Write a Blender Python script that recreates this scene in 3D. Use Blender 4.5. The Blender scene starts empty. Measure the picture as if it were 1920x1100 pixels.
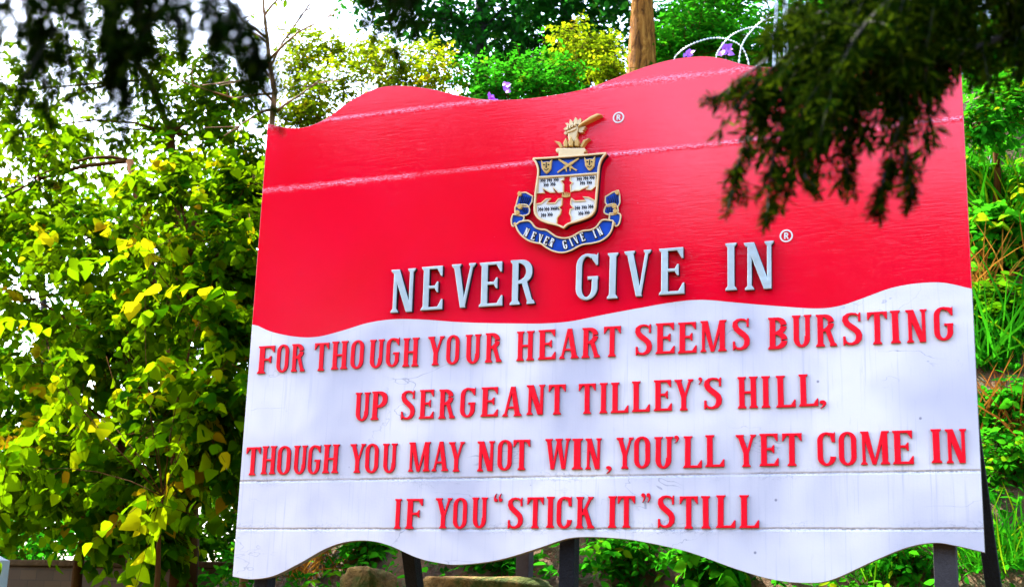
import bpy, bmesh, math, random
import numpy as np
from mathutils import Vector, Matrix
from mathutils.geometry import delaunay_2d_cdt

random.seed(7)
RNG = np.random.default_rng(11)
R_ = math.radians
scene = bpy.context.scene
col = scene.collection

# ------------------------------------------------------------------ camera
F_PX = 2634.0                      # focal length in pixels of a 1920 wide frame
D = 7.836                          # distance from the camera to the plane of the board
EYE = 1.6
CAM = Vector((0.0, -D, EYE))
bx = np.array([6560., 440., F_PX]); bx /= np.linalg.norm(bx)
bz = np.array([345., 10633., -F_PX]); bz -= bx * (bx @ bz); bz /= np.linalg.norm(bz)
by = np.cross(bz, bx)
ROT = np.stack([bx, by, bz])       # camera axes -> world axes
cd = bpy.data.cameras.new('camera')
cd.sensor_width = 36.0
cd.lens = F_PX / 1920.0 * 36.0
cd.clip_start = 0.05
cd.clip_end = 5000.0
cd.dof.use_dof = True
cd.dof.focus_distance = 8.9
cd.dof.aperture_fstop = 3.8
cam = bpy.data.objects.new('camera', cd)
M = Matrix.Identity(4)
for r_ in range(3):
    for c_ in range(3):
        M[r_][c_] = ROT[r_][c_]
    M[r_][3] = CAM[r_]
cam.matrix_world = M
col.objects.link(cam)
scene.camera = cam

# ------------------------------------------------------------------ light
TO_SUN = Vector((-0.62, 0.22, 0.78)).normalized()
SUN_EL = math.asin(TO_SUN.z)
SUN_AZ = math.atan2(TO_SUN.x, TO_SUN.y)
w = bpy.data.worlds.new('World')
scene.world = w
w.use_nodes = True
nt = w.node_tree
bgn = nt.nodes['Background']
sky = nt.nodes.new('ShaderNodeTexSky')
sky.sky_type = 'NISHITA'
sky.sun_disc = False
sky.sun_elevation = SUN_EL
sky.sun_rotation = SUN_AZ
sky.air_density = 1.0
sky.dust_density = 2.5
sky.ozone_density = 1.0
nt.links.new(sky.outputs[0], bgn.inputs[0])
bgn.inputs[1].default_value = 0.15
sl = bpy.data.lights.new('sun', 'SUN')
sl.energy = 3.4
sl.angle = R_(0.5)
sl.color = (1.0, 0.93, 0.80)
so = bpy.data.objects.new('sun', sl)
so.rotation_euler = TO_SUN.to_track_quat('Z', 'Y').to_euler()
so.location = (-20, 10, 30)
col.objects.link(so)

scene.view_settings.view_transform = 'Standard'
scene.view_settings.look = 'None'
scene.view_settings.exposure = 3.3
scene.view_settings.gamma = 1.0
cy = scene.cycles
cy.use_denoising = True
cy.max_bounces = 7
cy.diffuse_bounces = 3
cy.glossy_bounces = 3
cy.transmission_bounces = 4
cy.transparent_max_bounces = 6
cy.caustics_reflective = False
cy.caustics_refractive = False
cy.sample_clamp_indirect = 4.0

# ------------------------------------------------------------------ pixel -> place on a real plane
def ray(px, py):
    return ROT @ np.array([px - 960.0, -(py - 550.0), -F_PX])

def at(px, py, Y=0.0):
    r = ray(px, py); t = (Y + D) / r[1]
    return Vector((r[0] * t, Y, EYE + r[2] * t))

def bp(px, py):
    p = at(px, py, 0.0); return (p.x, p.z)

def x_at(px, z, Y=0.0):
    """x of the point on plane y=Y at height z that is seen at column px"""
    A = np.array([0.0, Y + D, z - EYE]) @ ROT
    B = np.array([1.0, 0, 0]) @ ROT
    k = (px - 960.0) / F_PX            # cam.x = -k*cam.z
    return -(A[0] + k * A[2]) / (B[0] + k * B[2])

# ------------------------------------------------------------------ object helpers
def link(o, parent=None):
    col.objects.link(o)
    if parent is not None:
        o.parent = parent
    return o

def tag(o, label=None, cat=None, group=None, kind=None):
    if label: o['label'] = label
    if cat: o['category'] = cat
    if group: o['group'] = group
    if kind: o['kind'] = kind
    return o

def empty(name, loc, label, cat, group=None):
    o = bpy.data.objects.new(name, None)
    o.empty_display_size = 0.2
    o.location = loc
    link(o)
    return tag(o, label, cat, group)

class MB:
    """collects shapes in world coordinates and builds them as one mesh object"""
    def __init__(self):
        self.v = []; self.f = []
    def add(self, vs, fs):
        n = len(self.v)
        self.v += [tuple(p) for p in vs]
        self.f += [tuple(i + n for i in f) for f in fs]
    def box(self, a, b):
        (x0, y0, z0), (x1, y1, z1) = a, b
        self.add([(x0, y0, z0), (x1, y0, z0), (x1, y1, z0), (x0, y1, z0), (x0, y0, z1), (x1, y0, z1), (x1, y1, z1), (x0, y1, z1)],
                 [(0, 3, 2, 1), (4, 5, 6, 7), (0, 1, 5, 4), (1, 2, 6, 5), (2, 3, 7, 6), (3, 0, 4, 7)])
    def beam(self, a, b, wx, wy):
        a, b = Vector(a), Vector(b)
        d = (b - a).normalized()
        s = d.cross(Vector((0, 1, 0)))
        if s.length < 1e-3: s = Vector((1, 0, 0))
        s.normalize(); t = s.cross(d).normalized()
        vs = []
        for p in (a, b):
            for sx, sy in ((-1, -1), (1, -1), (1, 1), (-1, 1)):
                vs.append(p + s * sx * wx / 2 + t * sy * wy / 2)
        self.add(vs, [(0, 1, 2, 3), (7, 6, 5, 4), (0, 4, 5, 1), (1, 5, 6, 2), (2, 6, 7, 3), (3, 7, 4, 0)])
    def tube(self, pts, radii, sides=6):
        pts = [Vector(p) for p in pts]
        n = len(pts)
        if not hasattr(radii, '__len__'): radii = [radii] * n
        up = Vector((0.31, 0.77, 0.55))
        vs = []
        for i, p in enumerate(pts):
            d = (pts[min(i + 1, n - 1)] - pts[max(i - 1, 0)])
            if d.length < 1e-9: d = Vector((0, 0, 1))
            d.normalize()
            s = d.cross(up)
            if s.length < 1e-3: s = d.cross(Vector((1, 0, 0)))
            s.normalize(); t = s.cross(d)
            for k in range(sides):
                a = 2 * math.pi * k / sides
                vs.append(p + (s * math.cos(a) + t * math.sin(a)) * radii[i])
        fs = []
        for i in range(n - 1):
            for k in range(sides):
                k2 = (k + 1) % sides
                fs.append((i * sides + k, i * sides + k2, (i + 1) * sides + k2, (i + 1) * sides + k))
        fs.append(tuple(range(sides))[::-1])
        fs.append(tuple((n - 1) * sides + k for k in range(sides)))
        self.add(vs, fs)
    def build(self, name, mat, parent=None, smooth=False, bevel=0.0):
        me = bpy.data.meshes.new(name)
        me.from_pydata(self.v, [], self.f)
        me.materials.append(mat)
        bm = bmesh.new(); bm.from_mesh(me)
        bmesh.ops.recalc_face_normals(bm, faces=bm.faces)
        if bevel > 0:
            bmesh.ops.bevel(bm, geom=[e for e in bm.edges], offset=bevel, segments=2, affect='EDGES', profile=0.6, clamp_overlap=True)
        bm.to_mesh(me); bm.free()
        if smooth:
            me.polygons.foreach_set('use_smooth', [True] * len(me.polygons))
        o = bpy.data.objects.new(name, me)
        link(o, parent)
        if parent is not None:
            o.matrix_parent_inverse = Matrix.Translation(parent.location).inverted()
        return o

# ------------------------------------------------------------------ materials
def new_mat(name):
    m = bpy.data.materials.new(name); m.use_nodes = True
    t = m.node_tree
    return m, t, t.nodes['Principled BSDF'], t.nodes, t.links

def noise(t, vec, scale, detail=4.0, rough=0.55, dist=0.0):
    n = t.nodes.new('ShaderNodeTexNoise')
    n.inputs['Scale'].default_value = scale
    n.inputs['Detail'].default_value = detail
    n.inputs['Roughness'].default_value = rough
    n.inputs['Distortion'].default_value = dist
    if vec is not None: t.links.new(vec, n.inputs['Vector'])
    return n.outputs['Fac']

def ramp(t, fac, stops):
    n = t.nodes.new('ShaderNodeValToRGB')
    e = n.color_ramp.elements
    while len(e) < len(stops): e.new(0.5)
    for i, (p, c) in enumerate(stops):
        e[i].position = p
        e[i].color = (c, c, c, 1) if not hasattr(c, '__len__') else (c[0], c[1], c[2], 1)
    t.links.new(fac, n.inputs[0])
    return n.outputs[0]

def mth(t, op, a, b=None, c=None):
    n = t.nodes.new('ShaderNodeMath'); n.operation = op
    for i, q in enumerate((a, b, c)):
        if q is None: continue
        if isinstance(q, (int, float)): n.inputs[i].default_value = q
        else: t.links.new(q, n.inputs[i])
    return n.outputs[0]

def mixc(t, fac, a, b, blend='MIX'):
    n = t.nodes.new('ShaderNodeMix'); n.data_type = 'RGBA'; n.blend_type = blend
    for i, q in ((0, fac), (6, a), (7, b)):
        if isinstance(q, (int, float)): n.inputs[i].default_value = q
        elif hasattr(q, '__len__'): n.inputs[i].default_value = (q[0], q[1], q[2], 1)
        else: t.links.new(q, n.inputs[i])
    return n.outputs[2]

def pos_vec(t, scale=(1, 1, 1)):
    g = t.nodes.new('ShaderNodeTexCoord')
    m = t.nodes.new('ShaderNodeMapping')
    m.inputs['Scale'].default_value = scale
    t.links.new(g.outputs['Object'], m.inputs[0])
    return m.outputs[0]

def bump(t, height, strength, distance, normal=None):
    b = t.nodes.new('ShaderNodeBump')
    b.inputs['Strength'].default_value = strength
    b.inputs['Distance'].default_value = distance
    t.links.new(height, b.inputs['Height'])
    if normal is not None: t.links.new(normal, b.inputs['Normal'])
    return b.outputs[0]

def plain(name, colr, rough=0.6, metal=0.0, var=0.25, nscale=8.0, bmp=0.0, bscale=30.0, spec=0.5, stretch=(1, 1, 1), bdist=0.02):
    m, t, p, N, L = new_mat(name)
    v = pos_vec(t, stretch)
    f = noise(t, v, nscale, 5)
    c = mixc(t, f, [x * (1 - var) for x in colr], [min(1, x * (1 + var)) for x in colr])
    L.new(c, p.inputs['Base Color'])
    p.inputs['Roughness'].default_value = rough
    p.inputs['Metallic'].default_value = metal
    p.inputs['Specular IOR Level'].default_value = spec
    if bmp > 0:
        L.new(bump(t, noise(t, v, bscale, 6, 0.65), bmp, bdist), p.inputs['Normal'])
    return m

def leaf_mat(name, stops, transl=(0.25, 0.5, 0.02), tr_fac=0.45, rough=0.6, spec=0.06):
    """leaf colour comes from each leaf's random tone plus painted sunlight in tree crowns (the 'tint' attribute)"""
    m, t, p, N, L = new_mat(name)
    a = N.new('ShaderNodeAttribute'); a.attribute_name = 'tint'
    c = ramp(t, a.outputs['Fac'], [(q, [x * 0.85 for x in k]) for q, k in stops])
    N.remove(p)
    p = N.new('ShaderNodeBsdfDiffuse'); L.new(c, p.inputs[0])
    tb = N.new('ShaderNodeBsdfTranslucent')
    tc = mixc(t, 0.42, c, transl)
    tcc = mixc(t, 1.0, tc, (0.95, 0.95, 0.95), 'MULTIPLY')
    L.new(tcc, tb.inputs[0])
    ms = N.new('ShaderNodeMixShader'); ms.inputs[0].default_value = tr_fac
    L.new(p.outputs[0], ms.inputs[1]); L.new(tb.outputs[0], ms.inputs[2])
    L.new(ms.outputs[0], N['Material Output'].inputs['Surface'])
    return m

def board_mat(name, white):
    m, t, p, N, L = new_mat(name)
    v = pos_vec(t)
    sep = N.new('ShaderNodeSeparateXYZ'); L.new(v, sep.inputs[0])
    grain = noise(t, pos_vec(t, (26, 1, 1.6) if white else (2.2, 1, 42)), 3.0, 6, 0.6, 0.4)      # long cracks along the ply
    fine = noise(t, v, 55, 4, 0.6)
    big = noise(t, v, 1.3, 3, 0.5, 0.3)
    chip = noise(t, pos_vec(t, (7, 1, 14)), 3.2, 3, 0.5)
    # joints between the sheets of ply, filled and peeling
    wob = mth(t, 'MULTIPLY', mth(t, 'SUBTRACT', noise(t, pos_vec(t, (1, 1, 1)), 9, 5, 0.7), 0.5), 0.014 if white else 0.03)
    zz = mth(t, 'ADD', sep.outputs[2], wob)
    seams = [2.251, 2.557] if white else [4.545, 5.005]
    ridge = None
    for s in seams:
        d = mth(t, 'ABSOLUTE', mth(t, 'SUBTRACT', zz, s))
        q = mth(t, 'MAXIMUM', mth(t, 'SUBTRACT', 1.0, mth(t, 'DIVIDE', d, 0.012 if white else 0.02)), 0.0)
        ridge = q if ridge is None else mth(t, 'MAXIMUM', ridge, q)
    broken = ramp(t, noise(t, pos_vec(t, (1.2, 1, 1)), 1.6, 4, 0.6), [(0.34, 0.12 if not white else 0.25), (0.6, 1.0)])
    near = None
    for s in seams:
        q = ramp(t, mth(t, 'ABSOLUTE', mth(t, 'SUBTRACT', zz, s + (0.006 if white else 0.0))), [(0.012, 1.0), (0.05 if white else 0.034, 0.0)])
        near = q if near is None else mth(t, 'MAXIMUM', near, q)
    peel = ramp(t, mth(t, 'ABSOLUTE', mth(t, 'SUBTRACT', noise(t, pos_vec(t, (1, 1, 2.2)), 13, 4, 0.6, 0.5), 0.5)), [(0.006, 1.0), (0.02, 0.0)])
    peel = mth(t, 'MULTIPLY', mth(t, 'MULTIPLY', peel, near), ramp(t, noise(t, pos_vec(t, (1, 1, 1)), 2.1, 3, 0.6), [(0.45, 0.0), (0.55, 1.0)]))
    ridge = mth(t, 'MULTIPLY', ridge, broken)
    ridgec = mth(t, 'MULTIPLY', ridge, ramp(t, noise(t, pos_vec(t, (1, 1, 2.5)), 42, 4, 0.7), [(0.47, 0.0), (0.54, 1.0)]))
    chipm = ramp(t, chip, [(0.735, 0.0), (0.75, 1.0)])
    if white:
        base = mixc(t, ramp(t, big, [(0.36, 0.0), (0.62, 1.0)]), (0.47, 0.46, 0.53), (0.70, 0.665, 0.655))  # lavender mottling puts soft dappled tree shade into the white
        streak = ramp(t, noise(t, pos_vec(t, (26, 1, 0.7)), 2.0, 4, 0.6), [(0.57, 0.0), (0.72, 1.0)])
        base = mixc(t, mth(t, 'MULTIPLY', streak, 0.55), base, (0.38, 0.39, 0.47))
        grime = ramp(t, noise(t, pos_vec(t, (9, 1, 2.2)), 3.0, 6, 0.75), [(0.60, 0.0), (0.74, 1.0)])
        base = mixc(t, mth(t, 'MULTIPLY', grime, 0.30), base, (0.36, 0.37, 0.46))
        crack = ramp(t, mth(t, 'ABSOLUTE', mth(t, 'SUBTRACT', noise(t, pos_vec(t, (0.8, 1, 1.6)), 1.1, 5, 0.6, 0.6), 0.5)), [(0.0, 1.0), (0.0022, 0.0)])
        crack = mth(t, 'MULTIPLY', crack, ramp(t, noise(t, v, 1.9, 2), [(0.52, 0.0), (0.6, 1.0)]))
        base = mixc(t, mth(t, 'MULTIPLY', crack, 0.8), base, (0.22, 0.23, 0.30))
        vo = N.new('ShaderNodeTexVoronoi'); vo.inputs['Scale'].default_value = 5.2
        L.new(v, vo.inputs['Vector'])
        dots = ramp(t, vo.outputs['Distance'], [(0.030, 1.0), (0.05, 0.0)])
        base = mixc(t, mth(t, 'MULTIPLY', dots, 0.75), base, (0.12, 0.12, 0.18))
        base = mixc(t, mth(t, 'MULTIPLY', ridgec, 0.85), base, (0.20, 0.21, 0.28))
        base = mixc(t, mth(t, 'MULTIPLY', peel, 0.6), base, (0.24, 0.25, 0.33))
        base = mixc(t, mth(t, 'MULTIPLY', chipm, 0.25), base, (0.45, 0.46, 0.52))
        ro = mth(t, 'ADD', 0.36, mth(t, 'MULTIPLY', big, 0.2))
    else:
        base = mixc(t, big, (0.70, 0.0004, 0.006), (0.84, 0.0008, 0.032))
        base = mixc(t, mth(t, 'MULTIPLY', ridgec, 0.9), base, (0.80, 0.34, 0.44))
        base = mixc(t, mth(t, 'MULTIPLY', peel, 0.7), base, (0.80, 0.26, 0.36))
        fl = ramp(t, noise(t, pos_vec(t, (14, 1, 22)), 2.0, 2, 0.5), [(0.765, 0.0), (0.78, 1.0)])
        base = mixc(t, mth(t, 'MULTIPLY', fl, 0.7), base, (0.75, 0.25, 0.33))
        ro = mth(t, 'ADD', 0.02, mth(t, 'MULTIPLY', big, 0.06))
    L.new(base, p.inputs['Base Color'])
    L.new(ro, p.inputs['Roughness'])
    p.inputs['Specular IOR Level'].default_value = 0.3 if white else 0.56
    h = mth(t, 'ADD', mth(t, 'MULTIPLY', grain, 0.6 if not white else 0.15), mth(t, 'MULTIPLY', fine, 0.10))
    h = mth(t, 'ADD', h, mth(t, 'MULTIPLY', ridge, -1.2 if white else 1.6))
    h = mth(t, 'ADD', h, mth(t, 'MULTIPLY', big, 1.5))
    L.new(bump(t, h, 0.55 if white else 0.35, 0.012 if white else 0.0022), p.inputs['Normal'])
    return m

MAT = {}
MAT['red'] = board_mat('red_paint', False)
MAT['white'] = board_mat('white_paint', True)
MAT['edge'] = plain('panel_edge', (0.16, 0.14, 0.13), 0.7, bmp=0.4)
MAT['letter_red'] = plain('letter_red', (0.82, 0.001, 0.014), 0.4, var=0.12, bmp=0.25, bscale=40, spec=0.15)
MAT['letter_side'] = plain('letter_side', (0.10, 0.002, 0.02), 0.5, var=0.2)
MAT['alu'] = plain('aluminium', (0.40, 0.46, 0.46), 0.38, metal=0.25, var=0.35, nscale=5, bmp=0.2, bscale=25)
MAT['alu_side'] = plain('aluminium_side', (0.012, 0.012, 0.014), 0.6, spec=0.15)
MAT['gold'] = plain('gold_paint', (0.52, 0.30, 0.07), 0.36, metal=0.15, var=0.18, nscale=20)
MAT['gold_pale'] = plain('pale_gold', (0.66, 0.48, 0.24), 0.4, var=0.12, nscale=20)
MAT['blue'] = plain('blue_enamel', (0.003, 0.045, 0.33), 0.3, var=0.6, nscale=14, spec=0.25)
MAT['black'] = plain('black_enamel', (0.004, 0.004, 0.010), 0.5, spec=0.15)
MAT['cwhite'] = plain('white_enamel', (0.66, 0.64, 0.60), 0.4, var=0.1)
MAT['steel'] = plain('painted_steel', (0.007, 0.0065, 0.008), 0.7, metal=0.0, var=0.5, nscale=12, bmp=0.6, bscale=60, spec=0.12)
MAT['greysteel'] = plain('worn_steel', (0.045, 0.04, 0.042), 0.7, metal=0.0, var=0.6, nscale=10, bmp=0.5, bscale=50, spec=0.15)
MAT['wire'] = plain('galvanised_wire', (0.55, 0.60, 0.62), 0.35, metal=0.5)
MAT['whitepost'] = plain('white_post', (0.66, 0.70, 0.76), 0.6, var=0.2)
MAT['bark'] = plain('grey_brown_bark', (0.055, 0.022, 0.004), 0.95, spec=0.05, var=0.55, nscale=9, bmp=0.9, bscale=26, stretch=(1, 1, 0.3))
MAT['bark_orange'] = plain('orange_brown_bark', (0.30, 0.11, 0.016), 0.9, var=0.95, nscale=16, bmp=1.0, bscale=26, stretch=(1, 1, 0.28), bdist=0.06)
def fissured():
    m, t, p, N, L = new_mat('fissured_bark')
    v = pos_vec(t, (1, 1, .22))
    f = noise(t, v, 13, 6, 0.7, 0.6)
    c = ramp(t, f, [(0.36, (0.05, 0.016, 0.003)), (0.50, (0.22, 0.085, 0.012)), (0.66, (0.40, 0.19, 0.035))])
    L.new(c, p.inputs['Base Color']); p.inputs['Roughness'].default_value = 0.95; p.inputs['Specular IOR Level'].default_value = 0.1
    L.new(bump(t, f, 1.0, 0.08), p.inputs['Normal'])
    return m
MAT['bark_orange'] = fissured()
MAT['bark_pale'] = plain('pale_yellow_bark', (0.16, 0.075, 0.018), 0.8, var=0.45, nscale=9, bmp=0.6, bscale=24, stretch=(1, 1, 0.3))
MAT['bark_dark'] = plain('dark_bark', (0.006, 0.0045, 0.003), 0.9, var=0.5, bmp=0.6)
MAT['flower'] = plain('violet_petal', (0.32, 0.08, 0.62), 0.5, var=0.2)
MAT['dry'] = leaf_mat('dry_frond', [(0.0, (0.10, 0.025, 0.006)), (0.5, (0.26, 0.09, 0.012)), (1.0, (0.36, 0.20, 0.02))], (0.4, 0.2, 0.03), 0.3)

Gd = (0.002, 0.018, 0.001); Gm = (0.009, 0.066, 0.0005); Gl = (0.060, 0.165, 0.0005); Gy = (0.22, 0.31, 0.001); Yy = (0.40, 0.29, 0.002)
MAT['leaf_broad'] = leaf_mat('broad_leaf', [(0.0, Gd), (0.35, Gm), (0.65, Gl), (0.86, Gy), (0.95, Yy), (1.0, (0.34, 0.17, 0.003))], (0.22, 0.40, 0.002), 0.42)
MAT['leaf_far'] = leaf_mat('far_leaf', [(0.0, Gd), (0.4, Gm), (0.75, Gl), (1.0, (0.2, 0.3, 0.004))], (0.12, 0.38, 0.006), 0.4)
MAT['leaf_yellow'] = leaf_mat('yellow_green_leaf', [(0.0, (0.03, 0.08, 0.002)), (0.4, (0.12, 0.22, 0.003)), (0.75, (0.30, 0.30, 0.004)), (1.0, (0.48, 0.22, 0.006))], (0.30, 0.40, 0.005), 0.45)
MAT['leaf_dark'] = leaf_mat('dark_leaf', [(0.0, (0.003, 0.022, 0.003)), (0.5, (0.008, 0.065, 0.006)), (1.0, (0.035, 0.15, 0.006))], (0.02, 0.22, 0.015), 0.35)
MAT['leaf_green'] = leaf_mat('bright_green_leaf', [(0.0, (0.005, 0.06, 0.003)), (0.45, (0.012, 0.17, 0.004)), (0.8, (0.05, 0.30, 0.005)), (1.0, (0.30, 0.36, 0.005))], (0.06, 0.45, 0.01), 0.42)
MAT['needle'] = leaf_mat('hanging_needle', [(0.0, (0.001, 0.004, 0.001)), (0.5, (0.004, 0.017, 0.001)), (1.0, (0.065, 0.105, 0.002))], (0.03, 0.06, 0.004), 0.2, 0.6, 0.05)

# ------------------------------------------------------------------ ground
def sstep(a, b, x):
    t = np.clip((x - a) / (b - a), 0, 1); return t * t * (3 - 2 * t)

def ground_z(x, y):
    x = np.asarray(x, float); y = np.asarray(y, float)
    hill = sstep(-9.5, -3.2, x - 0.15 * (y - 4))
    z = 0.95 * sstep(-6.5, 0.0, y) * sstep(-12, -5, x) + 0.55 * sstep(-6.5, 0, y) * (1 - sstep(-12, -5, x))
    rise = 0.45 * np.clip(y, 0, 1.3) + 1.22 * np.clip(y - 1.3, 0, 4.2) + 0.45 * np.clip(y - 5.5, 0, 9)
    low = 0.10 * np.clip(y, 0, 3)
    z = z + hill * rise + (1 - hill) * low
    fade = 1 - sstep(25, 60, y)
    fx = 1 - sstep(14, 45, x)
    z = z * fade * (0.15 + 0.85 * fx)
    lump = 0.06 * np.sin(3.1 * x + 1.3 * y) + 0.05 * np.sin(2.3 * y - 4.7 * x) + 0.03 * np.sin(9.1 * x + 7.3 * y)
    return z + lump * sstep(-1.0, 1.0, y) * (1 - sstep(20, 50, y))

def gz(x, y): return float(ground_z(x, y))

def spaced(lo, hi, dense_lo, dense_hi, step):
    a = list(np.arange(dense_lo, dense_hi + 1e-6, step))
    s = step; q = dense_lo
    left = []
    while q > lo: s *= 1.35; q -= s; left.append(max(q, lo))
    s = step; q = dense_hi; right = []
    while q < hi: s *= 1.35; q += s; right.append(min(q, hi))
    return np.array(left[::-1] + a + right)

def build_ground():
    xs = spaced(-900, 900, -12, 4, 0.2); ys = spaced(-600, 1500, -2, 12, 0.2)
    X, Y = np.meshgrid(xs, ys)
    Z = ground_z(X, Y)
    v = np.stack([X.ravel(), Y.ravel(), Z.ravel()], 1)
    nx = len(xs); ny = len(ys)
    f = [(j * nx + i, j * nx + i + 1, (j + 1) * nx + i + 1, (j + 1) * nx + i) for j in range(ny - 1) for i in range(nx - 1)]
    me = bpy.data.meshes.new('ground'); me.from_pydata(v.tolist(), [], f)
    me.polygons.foreach_set('use_smooth', [True] * len(f))
    m, t, p, N, L = new_mat('soil')
    g = pos_vec(t)
    n1 = noise(t, g, 2.2, 6, 0.65); n2 = noise(t, g, 14, 6, 0.7)
    c = mixc(t, ramp(t, n1, [(0.35, 0.0), (0.65, 1.0)]), (0.045, 0.022, 0.010), (0.13, 0.065, 0.020))
    c = mixc(t, ramp(t, n2, [(0.5, 0.0), (0.65, 1.0)]), c, (0.02, 0.055, 0.006))
    L.new(c, p.inputs['Base Color']); p.inputs['Roughness'].default_value = 0.95
    L.new(bump(t, n2, 0.8, 0.06), p.inputs['Normal'])
    me.materials.append(m)
    o = link(bpy.data.objects.new('ground', me))
    tag(o, 'brown soil ground rising into a steep bank behind the signboard', None, None, 'structure')
build_ground()

# ------------------------------------------------------------------ polygons -> raised shapes
def ccw(p):
    a = sum(p[i][0] * p[(i + 1) % len(p)][1] - p[(i + 1) % len(p)][0] * p[i][1] for i in range(len(p)))
    return p if a > 0 else p[::-1]

def union(polys):
    """boundary loops of the union of simple polygons"""
    vs = []; fs = []
    for p in polys:
        p = ccw(list(p)); n = len(vs)
        vs += [Vector(q) for q in p]; fs.append(list(range(n, n + len(p))))
    ov, oe, of, _, _, oid = delaunay_2d_cdt(vs, [], fs, 1, 1e-6, True)
    tri = [f for f, i in zip(of, oid) if len(i) > 0]
    cnt = {}
    for f in tri:
        for a, b in zip(f, list(f[1:]) + [f[0]]):
            cnt[(a, b)] = 1
    nxt = {}
    for (a, b) in cnt:
        if (b, a) not in cnt: nxt.setdefault(a, []).append(b)
    loops = []
    while nxt:
        s = next(iter(nxt)); L = [s]; c = s
        while True:
            if c not in nxt: break
            n = nxt[c].pop()
            if not nxt[c]: del nxt[c]
            if n == s: break
            L.append(n); c = n
        if len(L) > 2: loops.append([tuple(ov[i]) for i in L])
    return loops

def raised(name, loops, y0, depth, mats, parent, bevel=0.0, inv=None):
    """loops in board coordinates (x, z): a solid whose back is at y0 and whose face is depth nearer the viewer"""
    cu = bpy.data.curves.new(name, 'CURVE'); cu.dimensions = '2D'; cu.fill_mode = 'BOTH'
    cu.extrude = max(depth / 2 - bevel, 1e-4); cu.bevel_depth = bevel; cu.bevel_resolution = 1; cu.offset = -bevel
    for L in loops:
        sp = cu.splines.new('POLY'); sp.points.add(len(L) - 1)
        for i, q in enumerate(L): sp.points[i].co = (q[0], q[1], 0, 1)
        sp.use_cyclic_u = True
    tmp = bpy.data.objects.new(name, cu)
    dg = bpy.context.evaluated_depsgraph_get()
    col.objects.link(tmp); dg.update()
    me = bpy.data.meshes.new_from_object(tmp.evaluated_get(dg))
    bpy.data.objects.remove(tmp); bpy.data.curves.remove(cu)
    n = len(me.vertices); co = np.empty(n * 3); me.vertices.foreach_get('co', co); co = co.reshape(-1, 3)
    out = np.stack([co[:, 0], y0 - depth / 2 - co[:, 2], co[:, 1]], 1)
    me.vertices.foreach_set('co', out.ravel()); me.update()
    me.materials.clear()
    for m in mats: me.materials.append(m)
    if len(mats) > 1:
        for p in me.polygons:
            p.material_index = 0 if p.normal.y < -0.35 else 1
    else:
        for p in me.polygons: p.material_index = 0
    me.polygons.foreach_set('use_smooth', [False] * len(me.polygons))
    me.name = name
    o = bpy.data.objects.new(name, me); link(o, parent)
    if parent is not None:
        o.matrix_parent_inverse = Matrix.Identity(4) if parent.parent else Matrix.Translation(parent.location).inverted()
    return o

def smooth_px(pts, per=6):
    P = [np.array(p, float) for p in pts]; P = [2 * P[0] - P[1]] + P + [2 * P[-1] - P[-2]]
    out = []
    for i in range(1, len(P) - 2):
        a, b, c, d = P[i - 1], P[i], P[i + 1], P[i + 2]
        for k in range(per):
            t = k / per
            out.append(tuple(0.5 * ((2 * b) + (-a + c) * t + (2 * a - 5 * b + 4 * c - d) * t * t + (-a + 3 * b - 3 * c + d) * t ** 3)))
    out.append(tuple(P[-2])); return out

# ------------------------------------------------------------------ alphabet (condensed slab serif)
def rrpts(x0, x1, y0, y1, rx, ry, n=7):
    rx = min(rx, (x1 - x0) / 2); ry = min(ry, (y1 - y0) / 2); out = []
    for cx, cyy, a0 in ((x1 - rx, y1 - ry, 0), (x0 + rx, y1 - ry, 90), (x0 + rx, y0 + ry, 180), (x1 - rx, y0 + ry, 270)):
        for k in range(n + 1):
            a = R_(a0 + 90 * k / n); out.append((cx + rx * math.cos(a), cyy + ry * math.sin(a)))
    return out

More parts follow.
